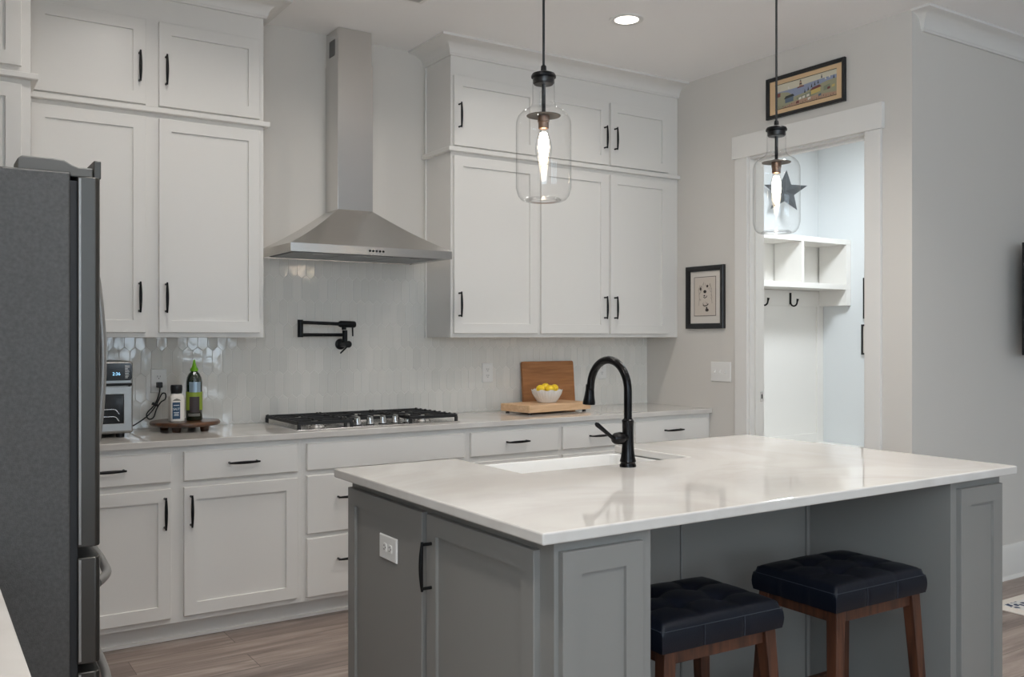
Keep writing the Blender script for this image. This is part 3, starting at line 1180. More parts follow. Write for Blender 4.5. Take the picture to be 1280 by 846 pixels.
# ------------------------------------------------------------------ range hood
HX0, HX1, HY = 1.570, 2.482, 4.394
QX0, QX1, QY = 1.944, 2.150, 4.700
t = thing('range_hood', 'stainless chimney range hood over the cooktop', 'range hood', (2.03, YB, 1.80))
m = MB()
yw = YB - 0.001
def rect(x0, x1, y0, z):
    return [(x0, y0, z), (x1, y0, z), (x1, yw, z), (x0, yw, z)]
lev = []
for i in range(9):
    k = i / 8
    kk = k + 0.10 * math.sin(PI * k) * (1 - k)
    kk = k
    zz = 1.842 + (2.070 - 1.842) * (k - 0.05 * math.sin(PI * k))
    lev.append(rect(HX0 + (QX0 - HX0) * kk, HX1 + (QX1 - HX1) * kk, HY + (QY - HY) * kk, zz))
m.rings(lev, cap=True)
m.build('canopy', M['steel'], t, smooth=25)
m = MB()
rim = [rect(HX0, HX1, HY, 1.842), rect(HX0, HX1, HY, 1.800), [(HX0 + .012, HY + .012, 1.800), (HX1 - .012, HY + .012, 1.800), (HX1 - .012, yw - .012, 1.800), (HX0 + .012, yw - .012, 1.800)],
       [(HX0 + .014, HY + .014, 1.808), (HX1 - .014, HY + .014, 1.808), (HX1 - .014, yw - .014, 1.808), (HX0 + .014, yw - .014, 1.808)]]
m.rings(rim)
m.build('rim', M['steel'], t)
for i in range(3):
    m = MB()
    w = (HX1 - HX0 - 0.08) / 3
    x0 = HX0 + 0.04 + i * w
    m.box(x0 + 0.003, x0 + w - 0.003, HY + 0.09, yw - 0.05, 1.8015, 1.8078)
    f_ = m.build('filter', M['steel_filter'], t, bevel=0.001)
    m = MB()
    m.box(x0 + w / 2 - 0.03, x0 + w / 2 + 0.03, HY + 0.095, HY + 0.103, 1.797, 1.8013)
    m.build('latch', M['steel'], f_)
for i in range(5):
    m = MB()
    m.cyl((2.032 + 0.019 * (i - 2), HY + 0.001, 1.821), (2.032 + 0.019 * (i - 2), HY - 0.003, 1.821), 0.0058, n=14)
    m.build('button', M['black'], t, smooth=40)
m = MB()
m.box(QX0 + 0.005, QX1 - 0.005, QY + 0.006, yw, 2.870, CEIL - 0.001)
up = m.build('upper_chimney', M['steel_v'], t, bevel=0.0015)
m = MB()
for i in range(9):
    z = 2.925 + i * 0.010
    m.box(QX0 + 0.0035, QX0 + 0.0055, QY + 0.055, QY + 0.135, z, z + 0.005)
m.build('vent_slots', M['slot'], up)
m = MB()
m.box(QX0, QX1, QY, yw, 2.0695, 2.882)
m.build('lower_chimney', M['steel_v'], t, bevel=0.0015)

# ------------------------------------------------------------------ cooktop
GX0, GX1, GY0, GY1 = 1.575, 2.490, 4.318, 4.838
t = thing('gas_cooktop', 'black and stainless gas cooktop set in the worktop', 'cooktop', (2.03, 4.58, CZ1))
m = MB()
m.box(GX0, GX1, GY0, GY1, CZ1 + 0.0005, CZ1 + 0.006)
m.build('base_plate', M['steel'], t, bevel=0.002)
burn = [(1.73, 4.46, 0.038), (1.73, 4.70, 0.046), (2.035, 4.66, 0.058), (2.335, 4.46, 0.034), (2.335, 4.70, 0.046)]
for bx, by, br in burn:
    m = MB()
    z = CZ1 + 0.006
    m.lathe([(0.001, 0), (br + 0.012, 0), (br + 0.010, 0.006), (br, 0.010), (br, 0.018), (0.001, 0.018)], (bx, by, z), 24)
    bo = m.build('burner', M['steel'], t, smooth=40)
    m = MB()
    m.lathe([(0.001, 0.0175), (br - 0.003, 0.0175), (br - 0.001, 0.020), (br - 0.004, 0.026), (0.001, 0.027)], (bx, by, z), 24)
    m.build('burner_cap', M['enamel'], bo, smooth=40)


def grate(x0, x1, y0, y1, burners):
    m = MB()
    zt_ = CZ1 + 0.043
    b_ = 0.011
    z0, z1 = zt_ - 0.016, zt_
    m.box(x0, x1, y0, y0 + b_, z0, z1)
    m.box(x0, x1, y1 - b_, y1, z0, z1)
    m.box(x0, x0 + b_, y0 + b_, y1 - b_, z0, z1)
    m.box(x1 - b_, x1, y0 + b_, y1 - b_, z0, z1)
    xm, ym = (x0 + x1) / 2, (y0 + y1) / 2
    for by in burners:
        m.box(x0 + b_, xm - 0.028, by - 0.005, by + 0.005, z0 + 0.003, z1)
        m.box(xm + 0.028, x1 - b_, by - 0.005, by + 0.005, z0 + 0.003, z1)
    m.box(xm - 0.005, xm + 0.005, y0 + b_, burners[0] - 0.028, z0 + 0.003, z1)
    m.box(xm - 0.005, xm + 0.005, burners[-1] + 0.028, y1 - b_, z0 + 0.003, z1)
    if len(burners) > 1:
        m.box(x0 + b_, x1 - b_, ym - 0.006, ym + 0.006, z0, z1)
        m.box(xm - 0.005, xm + 0.005, burners[0] + 0.028, ym - 0.006, z0 + 0.003, z1)
        m.box(xm - 0.005, xm + 0.005, ym + 0.006, burners[1] - 0.028, z0 + 0.003, z1)
    for fx_, fy_ in ((x0, y0), (x1 - b_, y0), (x0, y1 - b_), (x1 - b_, y1 - b_)):
        m.box(fx_ - 0.002, fx_ + b_ + 0.002, fy_ - 0.002, fy_ + b_ + 0.002, CZ1 + 0.0058, z0 + 0.004)
    # raised teeth along the side rails
    n = 9
    for i in range(n):
        yy = y0 + 0.02 + (y1 - y0 - 0.04) * i / (n - 1)
        for xx in (x0, x1 - b_):
            m.box(xx + 0.001, xx + b_ - 0.001, yy - 0.007, yy + 0.007, z1 - 0.002, z1 + 0.004)
    return m.build('grate', M['iron'], t, bevel=0.0015)


grate(GX0 + 0.010, 1.872, GY0 + 0.012, GY1 - 0.012, (4.46, 4.70))
grate(1.878, 2.188, 4.448, GY1 - 0.012, (4.66,))
grate(2.194, GX1 - 0.010, GY0 + 0.012, GY1 - 0.012, (4.46, 4.70))
for i in range(5):
    kx, ky, z = 1.926 + 0.072 * i, 4.400, CZ1 + 0.006
    m = MB()
    m.lathe([(0.001, 0), (0.024, 0), (0.024, 0.004), (0.001, 0.004)], (kx, ky, z), 22)
    k = m.build('knob', M['enamel'], t, smooth=40)
    m = MB()
    m.lathe([(0.001, 0.004), (0.021, 0.004), (0.0195, 0.010), (0.0165, 0.030), (0.0155, 0.036), (0.001, 0.037)], (kx, ky, z), 22)
    m.box(kx - 0.005, kx + 0.005, ky - 0.0215, ky + 0.019, z + 0.012, z + 0.044)
    m.build('grip', M['steel'], k, smooth=40)

# ------------------------------------------------------------------ pot filler
t = thing('pot_filler', 'black folding pot filler tap on tiles under the hood', 'tap', (2.03, YB - 0.008, 1.334))
px, pz = 2.030, 1.334
m = MB()
m.tube([(px, YB - 0.008, pz), (px, YB - 0.016, pz), (px, YB - 0.020, pz)], [0.031, 0.031, 0.024], 24)
m.tube([(px, YB - 0.019, pz), (px, YB - 0.118, pz), (px, YB - 0.128, pz), (px, YB - 0.131, pz)], [0.017, 0.017, 0.019, 0.014], 20)
m.build('wall_mount', M['black'], t, smooth=45)
m = MB()
m.tube([(px, YB - 0.110, pz - 0.012), (px - 0.042, YB - 0.112, pz - 0.050)], [0.005, 0.0042], 10)
m.build('valve_lever', M['black'], t, smooth=45)
ya = YB - 0.075
m = MB()
m.cyl((px, ya, pz), (px, ya, 1.412), 0.0145, n=18)
m.build('riser', M['black'], t, smooth=45)
m = MB()
m.tube([(px, ya, 1.386), (1.775, ya - 0.01, 1.386)], 0.0095, 14)
m.build('arm', M['black'], t, smooth=45)
m = MB()
m.cyl((1.768, ya - 0.01, 1.373), (1.768, ya - 0.01, 1.468), 0.0155, n=18)
m.build('elbow', M['black'], t, smooth=45)
m = MB()
m.tube([(1.768, ya - 0.012, 1.454), (1.99, ya - 0.045, 1.446)], 0.0095, 14)
m.build('arm', M['black'], t, smooth=45)
m = MB()
m.tube([(1.975, ya - 0.043, 1.446), (1.985, ya - 0.044, 1.446), (2.062, ya - 0.055, 1.444), (2.070, ya - 0.056, 1.444)], [0.013, 0.0185, 0.0185, 0.014], 18)
m.cyl((2.005, ya - 0.047, 1.43), (2.005, ya - 0.047, 1.414), 0.013, 0.012, n=16)
sh = m.build('spout_valve', M['black'], t, smooth=45)
m = MB()
m.tube([(2.052, ya - 0.055, 1.430), (2.053, ya - 0.057, 1.378)], [0.005, 0.004], 10)
m.build('lever', M['black'], sh, smooth=45)

# ------------------------------------------------------------------ refrigerator
FY0, FY1 = 2.268, 3.178
t = thing('refrigerator', 'dark stainless refrigerator seen from its side at left edge', 'refrigerator', (-0.05, 2.72, 0))
m = MB()
m.box(-0.42, 0.299, FY0, FY1, 0.03, 1.743)
m.build('case', M['fridge_side'], t, bevel=0.004)
m = MB()
m.box(0.2992, 0.316, FY0 + 0.012, FY1 - 0.012, 0.08, 1.726)
m.build('gasket', M['gasket'], t)


def fridge_front(name, y0, y1, z0, z1, lip=0.0):
    m = MB()
    prof = [(0.315, y0 + 0.004), (0.352, y0), (0.3605, y0 + 0.006), (0.364, y0 + 0.02), (0.366, (y0 + y1) / 2), (0.364, y1 - 0.02), (0.3605, y1 - 0.006), (0.352, y1), (0.315, y1 - 0.004)]
    m.rings([[(x, y, z0) for x, y in prof], [(x, y, z1) for x, y in prof]])
    if lip:
        m.box(0.350, 0.3655, y0 + 0.012, y1 - 0.012, z1 - 0.001, z1 + lip)
    o = m.build(name, M['fridge_steel'], t, smooth=30, bevel=0.002)
    e = MB()
    e.box(0.3165, 0.3225, y0 + 0.0005, y0 + 0.006, z0 + 0.006, z1 - 0.004)
    e.build('edge_strip', M['satin'], o, bevel=0.001)
    return o


def bow_handle(parent, p0, p1, bow, r=0.011):
    m = MB()
    pts = []
    n = 32
    for i in range(n + 1):
        s = i / n
        e = min(1.0, (1 - abs(2 * s - 1)) / 0.30)
        off = bow * (0.60 * math.sin(e * PI / 2) + 0.40 * math.sin(PI * s))
        pts.append((0.362 + off, p0[1] + (p1[1] - p0[1]) * s, p0[2] + (p1[2] - p0[2]) * s))
    m.tube(pts, r, 16)
    return m.build('handle', M['satin'], parent, smooth=60)


ym = (FY0 + FY1) / 2
d1 = fridge_front('door', FY0 + 0.002, ym - 0.003, 0.897, 1.736, lip=0.040)
bow_handle(d1, (0, ym - 0.045, 1.00), (0, ym - 0.045, 1.62), 0.070)
d2 = fridge_front('door', ym + 0.003, FY1 - 0.002, 0.897, 1.736, lip=0.040)
bow_handle(d2, (0, ym + 0.045, 1.00), (0, ym + 0.045, 1.62), 0.070)
d3 = fridge_front('drawer', FY0 + 0.002, FY1 - 0.002, 0.632, 0.872)
bow_handle(d3, (0, FY0 + 0.05, 0.800), (0, FY1 - 0.05, 0.800), 0.052)
d4 = fridge_front('drawer', FY0 + 0.002, FY1 - 0.002, 0.085, 0.612)
bow_handle(d4, (0, FY0 + 0.05, 0.540), (0, FY1 - 0.05, 0.540), 0.052)
for y0, y1 in ((FY0 + 0.02, FY0 + 0.11), (FY1 - 0.11, FY1 - 0.02)):
    m = MB()
    poly = [(0.196, 1.7435), (0.196, 1.767), (0.204, 1.774), (0.262, 1.774), (0.290, 1.772), (0.306, 1.763), (0.318, 1.759), (0.349, 1.759), (0.349, 1.7365), (0.302, 1.7365), (0.2995, 1.7435)]
    m.prism(poly, lambda a, b_, h: (a, h, b_), y0, y1)
    m.build('hinge_cover', M['hinge'], t, bevel=0.003)
m = MB()
m.box(-0.40, 0.29, FY0 + 0.03, FY1 - 0.03, 0.0, 0.0295)
m.build('base_grille', M['gasket'], t)

# ------------------------------------------------------------------ toaster oven
ox0, ox1, oy0, oy1 = 0.475, 0.856, 4.492, 4.842
zb0, zb1 = 0.932, 1.261
t = thing('toaster_oven', 'stainless countertop toaster oven between refrigerator and outlet', 'toaster oven', ((ox0 + ox1) / 2, oy1, CZ1))
m = MB()
m.box(ox0, ox1, oy0, oy1, zb0, zb1)
m.build('body', M['oven_steel'], t, bevel=0.012, seg=4)
m = MB()
pl = [(x, z) for x, y, z in [(p[0], 0, p[1]) for p in [(q[0], q[1]) for q in rr(ox0 + 0.012, ox1 - 0.006, 1.175, 1.2545, 0, 0.014)]]]
m.prism(pl, lambda a, b_, h: (a, h, b_), oy0 - 0.004, oy0 + 0.004)
dp = m.build('control_panel', M['display'], t)


def text_mesh(name, s, size, fm, a, b, n, material, parent, depth=0.0004, align='CENTER'):
    cu = bpy.data.curves.new(name, 'FONT')
    cu.body = s
    cu.size = size
    cu.align_x = align
    cu.align_y = 'CENTER'
    cu.extrude = depth
    o = bpy.data.objects.new(name, cu)
    COL.objects.link(o)
    dg = bpy.context.evaluated_depsgraph_get()
    me = bpy.data.meshes.new_from_object(o.evaluated_get(dg))
    bpy.data.objects.remove(o)
    bm = bmesh.new()
    bm.from_mesh(me)
    for v in bm.verts:
        v.co = Vector(fm(a + v.co.x, b + v.co.y, n + v.co.z))
    mb = MB()
    mb.bm.free()
    mb.bm = bm
    return mb.build(name, material, parent)


fo = face_y(oy0 - 0.004)
text_mesh('clock_digits', '2:36', 0.0200, fo, 0.783, 1.205, 0.0005, M['digits'], dp)
m = MB()
for i in range(9):      # column of small printed setting marks
    m.rings([ringmap(fo, 0.820, 0.820 + (0.012, 0.016, 0.018, 0.016, 0.020, 0.017, 0.012, 0.020, 0.020)[i], 1.186 + i * 0.0068, 1.1885 + i * 0.0068, 0.0), ringmap(fo, 0.820, 0.820 + (0.012, 0.016, 0.018, 0.016, 0.020, 0.017, 0.012, 0.020, 0.020)[i], 1.186 + i * 0.0068, 1.1885 + i * 0.0068, 0.0006)])
m.build('setting_marks', M['ink_white'], dp)
m = MB()   # glazed door frame
def rect_ring(fm, a0, a1, b0, b1, w, n0, n1, mb):
    mb.rings([ringmap(fm, a0, a1, b0, b1, n0), ringmap(fm, a0, a1, b0, b1, n1), ringmap(fm, a0 + w, a1 - w, b0 + w, b1 - w, n1), ringmap(fm, a0 + w, a1 - w, b0 + w, b1 - w, n0)], cap=False)
fd = face_y(oy0)
rect_ring(fd, ox0 + 0.008, ox1 - 0.008, 0.944, 1.148, 0.035, -0.002, 0.012, m)
dr = m.build('oven_door', M['oven_steel'], t, bevel=0.002)
m = MB()
m.rings([ringmap(fd, ox0 + 0.042, ox1 - 0.042, 0.978, 1.114, 0.002), ringmap(fd, ox0 + 0.042, ox1 - 0.042, 0.978, 1.114, 0.006)])
m.build('window', M['display'], dr)
m = MB()
for z in (1.045, 1.012):
    m.tube([fd(ox0 + 0.05, z, 0.0075), fd(ox1 - 0.085, z, 0.0075), fd(ox1 - 0.075, z - 0.004, 0.0075), fd(ox1 - 0.062, z - 0.022, 0.0075)], 0.002, 8)
m.build('wire_rack', M['chrome'], dr, smooth=50)
m = MB()
m.tube([fd(ox0 + 0.03, 1.158, 0.030), fd(ox1 - 0.012, 1.158, 0.030)], 0.006, 12)
for x in (ox0 + 0.035, ox1 - 0.018):
    m.tube([fd(x, 1.150, 0.004), fd(x, 1.158, 0.030)], 0.005, 8)
m.build('door_handle', M['black'], dr, smooth=45)
for x in (ox0 + 0.05, ox1 - 0.05):
    for y in (oy0 + 0.04, oy1 - 0.05):
        m = MB()
        m.cyl((x, y, CZ1), (x, y, zb0 + 0.001), 0.018, 0.020, n=16)
        m.build('foot', M['cap_black'], t, smooth=45)

# power cord: from the outlet to the oven
t = thing('power_cord', 'black power cord coiled between toaster oven and outlet', 'cord', (1.05, YB - 0.02, 1.13))
m = MB()
yo = YB - 0.0165
m.box(1.0495 - 0.014, 1.0495 + 0.014, yo - 0.026, yo + 0.0015, 1.118, 1.146)
m.build('plug', M['cap_black'], t, bevel=0.004, seg=3)
m = MB()
yc = YB - 0.045
cp = [(1.0495, yc + 0.004, 1.120), (1.046, yc - 0.004, 1.10), (1.036, yc - 0.006, 1.065), (1.018, yc - 0.008, 1.03), (0.992, yc, 1.000), (0.985, yc + 0.004, 0.978), (1.000, yc + 0.005, 0.962), (1.018, yc, 0.972),
      (1.030, yc - 0.006, 1.010), (1.050, yc - 0.010, 1.045), (1.073, yc - 0.008, 1.062), (1.074, yc - 0.004, 1.088), (1.058, yc - 0.002, 1.088), (1.040, yc - 0.006, 1.055), (1.020, yc - 0.012, 1.020), (0.990, yc - 0.016, 0.985),
      (0.950, yc - 0.02, 0.955), (0.905, yc - 0.02, 0.930), (0.868, yc - 0.016, 0.919), (0.856, yc - 0.01, 0.934), (0.853, yc, 0.945)]
def smooth_path(p, n=5):
    out = []
    P = [Vector(q) for q in p]
    P = [P[0]] + P + [P[-1]]
    for i in range(1, len(P) - 2):
        for k in range(n):
            s = k / n
            out.append(0.5 * ((2 * P[i]) + (-P[i - 1] + P[i + 1]) * s + (2 * P[i - 1] - 5 * P[i] + 4 * P[i + 1] - P[i + 2]) * s * s + (-P[i - 1] + 3 * P[i] - 3 * P[i + 1] + P[i + 2]) * s ** 3))
    out.append(P[-1])
    return out
m.tube(smooth_path(cp), 0.0032, 8)
m.build('cable', M['cord'], t, smooth=60)
m = MB()
m.tube([(1.008, yc - 0.014, 1.042), (1.034, yc - 0.016, 1.032)], 0.007, 10)
m.build('twist_tie', M['cord'], t, smooth=60)

# ------------------------------------------------------------------ wooden riser and bottles
rx, ry = 1.134, 4.680
t = thing('serving_riser', 'round dark wood riser under the two bottles', 'serving board', (rx, ry, CZ1))
m = MB()
prof = [(0.001, 0.026), (0.155, 0.026), (0.164, 0.031), (0.166, 0.040), (0.161, 0.047), (0.150, 0.048), (0.001, 0.048)]
m.lathe(prof, (rx, ry, CZ1), 48, fn=lambda a, z: 1 + 0.012 * math.sin(3 * a + 1) + 0.008 * math.sin(7 * a))
m.build('board', M['dark_slab'], t, smooth=50)
for a in (-125, -50, 60, 140):
    m = MB()
    m.cyl((rx + 0.11 * math.cos(R(a)), ry + 0.11 * math.sin(R(a)), CZ1), (rx + 0.11 * math.cos(R(a)), ry + 0.11 * math.sin(R(a)), CZ1 + 0.0265), 0.019, 0.024, n=16)
    m.build('foot', M['dark_slab'], t, smooth=45)

zr = CZ1 + 0.0485
bx, by = 1.084, 4.648
t = thing('salt_bottle', 'white salt bottle with black cap and blue label', 'bottle', (bx, by, zr))
m = MB()
lv = []
for z, hw in ((0, 0.030), (0.004, 0.0335), (0.118, 0.0335), (0.126, 0.030), (0.130, 0.024), (0.136, 0.0235)):
    lv.append(rr(bx - hw, bx + hw, by - hw, by + hw, zr + z, hw * 0.45))
m.rings(lv)
bo = m.build('body', M['salt'], t, smooth=40)
m = MB()
m.lathe([(0.001, 0.1355), (0.0255, 0.1355), (0.0265, 0.150), (0.0275, 0.152), (0.0275, 0.172), (0.025, 0.178), (0.001, 0.178)], (bx, by, zr), 26)
m.build('cap', M['cap_black'], t, smooth=40)
fm_s = face_y(by - 0.0336)
m = MB()
m.rings([ringmap(fm_s, bx - 0.026, bx + 0.010, zr + 0.014, zr + 0.095, 0), ringmap(fm_s, bx - 0.026, bx + 0.010, zr + 0.014, zr + 0.095, 0.0006)])
lb = m.build('label', M['blue_label'], bo)
text_mesh('print', 'SALT', 0.0142, fm_s, bx - 0.008, zr + 0.062, 0.0008, M['ink_white'], bo)
m = MB()
for z, w in ((0.079, 0.013), (0.044, 0.012), (0.037, 0.010), (0.030, 0.011)):
    m.rings([ringmap(fm_s, bx - 0.008 - w, bx - 0.008 + w, zr + z, zr + z + 0.0028, 0.0004), ringmap(fm_s, bx - 0.008 - w, bx - 0.008 + w, zr + z, zr + z + 0.0028, 0.001)])
m.build('label_lines', M['ink_white'], bo)
m = MB()
m.rings([[fm_s(bx - 0.006 + x, zr + z, 0) for x, z in ((-0.020, 0.102), (0.020, 0.102), (0.012, 0.109), (0, 0.113), (-0.012, 0.109))], [fm_s(bx - 0.006 + x, zr + z, 0.0006) for x, z in ((-0.020, 0.102), (0.020, 0.102), (0.012, 0.109), (0, 0.113), (-0.012, 0.109))]])
m.build('emblem', M['ink_grey'], bo)

bx, by = 1.172, 4.662
t = thing('oil_bottle', 'tall dark green oil bottle with lime green spout', 'bottle', (bx, by, zr))
m = MB()
rb = 0.0385
m.lathe([(0.001, 0), (rb - 0.004, 0), (rb, 0.004), (rb, 0.190), (rb - 0.004, 0.212), (0.026, 0.230), (0.016, 0.240), (0.0145, 0.246), (0.001, 0.246)], (bx, by, zr), 36)
bo = m.build('glass', M['green_glass'], t, smooth=50)
m = MB()
m.lathe([(0.001, 0.243), (0.019, 0.243), (0.019, 0.254), (0.0125, 0.262), (0.008, 0.278), (0.0045, 0.298), (0.002, 0.300)], (bx, by, zr), 24)
m.build('spout_cap', M['lime'], t, smooth=40)


def wrap(name, z0, z1, a0, a1, r, material, n=20):
    m = MB()
    ri, ro = [], []
    for i in range(n + 1):
        a = R(a0 + (a1 - a0) * i / n)
        ri.append((math.cos(a), math.sin(a)))
    loop = [(r * c, r * s_) for c, s_ in ri] + [((r - 0.0005) * c, (r - 0.0005) * s_) for c, s_ in reversed(ri)]
    m.rings([[(bx + x, by + y, zr + z0) for x, y in loop], [(bx + x, by + y, zr + z1) for x, y in loop]], cap=True)
    return m.build(name, material, bo, smooth=30)


wrap('green_label', 0.052, 0.142, 110, 430 - 0.5, rb + 0.0006, M['lime_label'], 40)
wrap('neck_label', 0.140, 0.190, -140, -55, rb + 0.0012, M['silver_label'])
wrap('dark_label', 0.040, 0.118, -138, -66, rb + 0.0014, M['brown_label'])
wrap('foot_label', 0.022, 0.036, -150, -60, rb + 0.0010, M['ink_grey'])

# ------------------------------------------------------------------ cutting boards, bowl, lemons
t = thing('cutting_board', 'thick pale wood cutting board lying flat under the fruit bowl', 'cutting board', (3.038, 4.454, CZ1))
t.rotation_euler = (0, 0, R(7.5))
def local_build(mb, name, material, parent, **k):
    """verts already in the parent's own frame"""
    loc = parent.location.copy()
    bmesh.ops.translate(mb.bm, verts=mb.bm.verts, vec=loc)
    return mb.build(name, material, parent, **k)
m = MB()
m.box(0, 0.512, 0, 0.265, 0.012, 0.057)
local_build(m, 'board', M['maple_board'], t, bevel=0.004)
for x, y in ((0.03, 0.03), (0.482, 0.03), (0.03, 0.235), (0.482, 0.235)):
    m = MB()
    m.cyl((x, y, 0), (x, y, 0.0125), 0.012, 0.010, n=14)
    local_build(m, 'foot', M['cap_black'], t, smooth=45)
t = thing('cutting_board', 'upright honey wood cutting board leaning against the tiles', 'cutting board', (3.247, 4.840, CZ1 + 0.0005))
t.rotation_euler = (R(-5.0), 0, 0)
m = MB()
pl = [(p[0], p[1]) for p in rr(0, 0.405, 0.0, 0.303, 0, 0.012)]
m.prism(pl, lambda a, b_, h: (a, h, b_), -0.022, 0.0)
local_build(m, 'board', M['oak_board'], t, bevel=0.002)

bx, by, bz = 3.275, 4.612, CZ1 + 0.0575
t = thing('fruit_bowl', 'white woven relief ceramic bowl holding lemons', 'bowl', (bx, by, bz))
m = MB()
prof_o = [(0.001, 0.006), (0.046, 0.006), (0.050, 0.0), (0.056, 0.001), (0.060, 0.010), (0.075, 0.032), (0.088, 0.056), (0.0945, 0.074), (0.096, 0.079)]
prof_i = [(0.092, 0.079), (0.089, 0.072), (0.082, 0.062), (0.066, 0.056), (0.030, 0.055), (0.001, 0.055)]
n = 120
rings = []
for r_, z in prof_o + prof_i:
    ring = []
    outer = (r_, z) in prof_o
    for k in range(n):
        a = 2 * PI * k / n
        dr_ = 0
        dz = 0
        if outer and 0.008 < z < 0.076:
            dr_ = 0.0032 * math.sin(15 * a + z * 130) * math.cos(15 * a - z * 130)
        if z > 0.07:
            dz = 0.0035 * math.cos(10 * a)
        ring.append((bx + (r_ + dr_) * math.cos(a), by + (r_ + dr_) * math.sin(a), bz + z + dz))
    rings.append(ring)
m.rings(rings)
m.build('basin', M['ceramic'], t, smooth=60)
# lemons
lz = bz + 0.0555 + 0.0255


def lemon_mesh():
    m = MB()
    prof = [(0.0005, -0.033), (0.004, -0.0315), (0.009, -0.028), (0.017, -0.021), (0.0235, -0.011), (0.0255, 0.0), (0.0235, 0.011), (0.017, 0.021), (0.009, 0.028), (0.0045, 0.0315), (0.0005, 0.0335)]
    m.lathe(prof, (0, 0, 0), 22)
    return m


spots = [((-0.053, -0.006, 0.004), (90, 0, 8), 'leftmost lemon in the white bowl'),
         ((0.000, -0.036, 0.003), (90, 0, 86), 'front middle lemon in the white bowl'),
         ((0.053, -0.004, 0.005), (90, 0, -12), 'rightmost lemon in the white bowl'),
         ((0.002, 0.018, 0.012), (90, 0, 80), 'topmost lemon at the back of the white bowl')]
first = None
for (dx, dy, dz), rot, lab in spots:
    if first is None:
        first = thing('lemon', lab, 'lemon', (bx + dx, by + dy, lz + dz), 'lemons in the white bowl')
        pb = local_build(lemon_mesh(), 'peel', M['lemon'], first, smooth=80)
        m = MB()
        m.cyl((0, 0, 0.0325), (0, 0, 0.0345), 0.003, 0.002, n=10)
        local_build(m, 'stem_tip', M['lemon_tip'], first)
        o = first
    else:
        o = copy_tree(first)
        o['label'] = lab
        o.location = (bx + dx, by + dy, lz + dz)
    o.rotation_euler = tuple(R(q) for q in rot)

# ------------------------------------------------------------------ pictures on the doorway wall
def framed(name, label, y0, y1, z0, z1, fw, depth, matm, fx=XR, flip=False):
    t = thing(name, label, 'picture', (fx, (y0 + y1) / 2, z0))
    fm = face_xneg(fx)
    m = MB()
    m.rings([ringmap(fm, y0, y1, z0, z1, 0.001), ringmap(fm, y0, y1, z0, z1, depth - 0.003), ringmap(fm, y0 + 0.003, y1 - 0.003, z0 + 0.003, z1 - 0.003, depth),
             ringmap(fm, y0 + fw * 0.6, y1 - fw * 0.6, z0 + fw * 0.6, z1 - fw * 0.6, depth - 0.002), ringmap(fm, y0 + fw, y1 - fw, z0 + fw, z1 - fw, depth - 0.008), ringmap(fm, y0 + fw, y1 - fw, z0 + fw, z1 - fw, 0.004)], cap=False)
    m.build('frame', M['frame'], t)
    m = MB()
    m.rings([ringmap(fm, y0 + fw * 0.9, y1 - fw * 0.9, z0 + fw * 0.9, z1 - fw * 0.9, 0.003), ringmap(fm, y0 + fw * 0.9, y1 - fw * 0.9, z0 + fw * 0.9, z1 - fw * 0.9, 0.008)])
    m.build('mat_board', matm, t)
    return t, fm


# dog sketch (seen from the room, left is larger y)
y0, y1, z0, z1 = 4.134, 4.472, 1.429, 1.836
t, fm = framed('framed_picture', 'black framed dog sketch hanging by the wall cabinets', y0, y1, z0, z1, 0.034, 0.024, M['mat_board'])
W_, H_ = y1 - y0, z1 - z0
def A(u): return y1 - u * W_
def B(v): return z1 - v * H_
su0, su1, sv0, sv1 = 0.205, 0.775, 0.175, 0.795
m = MB()
m.rings([ringmap(fm, A(su1), A(su0), B(sv1), B(sv0), 0.0075), ringmap(fm, A(su1), A(su0), B(sv1), B(sv0), 0.0090)])
sk = m.build('sketch', M['paper'], t)


def stroke(mb, pts, w, n=0.0097):
    for (u0, v0), (u1, v1) in zip(pts[:-1], pts[1:]):
        a0, b0, a1, b1 = A(u0), B(v0), A(u1), B(v1)
        d = Vector((a1 - a0, b1 - b0))
        if d.length < 1e-6:
            continue
        d = d.normalized()
        q = Vector((-d.y, d.x)) * w / 2
        mb.rings([[fm(a0 - q.x, b0 - q.y, nn), fm(a1 - q.x, b1 - q.y, nn), fm(a1 + q.x, b1 + q.y, nn), fm(a0 + q.x, b0 + q.y, nn)] for nn in (0.0088, n)])


def blob(mb, u, v, ru, rv, n=12):
    p = [(A(u + ru * math.cos(2 * PI * i / n)), B(v + rv * math.sin(2 * PI * i / n))) for i in range(n)]
    mb.rings([[fm(a, b_, 0.0088) for a, b_ in p], [fm(a, b_, 0.0099) for a, b_ in p]])


ink = MB()
stroke(ink, [(su0, sv0), (su1, sv0), (su1, sv1), (su0, sv1), (su0, sv0)], 0.003)
blob(ink, 0.375, 0.365, 0.022, 0.026)
blob(ink, 0.555, 0.325, 0.024, 0.020)
blob(ink, 0.490, 0.410, 0.040, 0.026)
blob(ink, 0.475, 0.475, 0.020, 0.012)
stroke(ink, [(0.45, 0.495), (0.485, 0.512), (0.53, 0.498), (0.545, 0.475)], 0.004)
stroke(ink, [(0.44, 0.625), (0.48, 0.638), (0.55, 0.63), (0.58, 0.605)], 0.006)
blob(ink, 0.545, 0.705, 0.045, 0.026)
blob(ink, 0.535, 0.672, 0.018, 0.020)
ink.build('ink_lines', M['ink'], sk)
soft = MB()
rng = random.Random(3)
for i in range(46):
    a = rng.uniform(0, 2 * PI)
    u = 0.49 + 0.17 * math.cos(a) * rng.uniform(0.6, 1.15)
    v = 0.43 + 0.17 * math.sin(a) * rng.uniform(0.6, 1.15)
    l = rng.uniform(0.02, 0.05)
    stroke(soft, [(u, v), (u + l * 0.4 * math.cos(a), v + l), ], 0.0012)
stroke(soft, [(0.36, 0.30), (0.33, 0.40), (0.34, 0.52), (0.33, 0.63)], 0.0018)
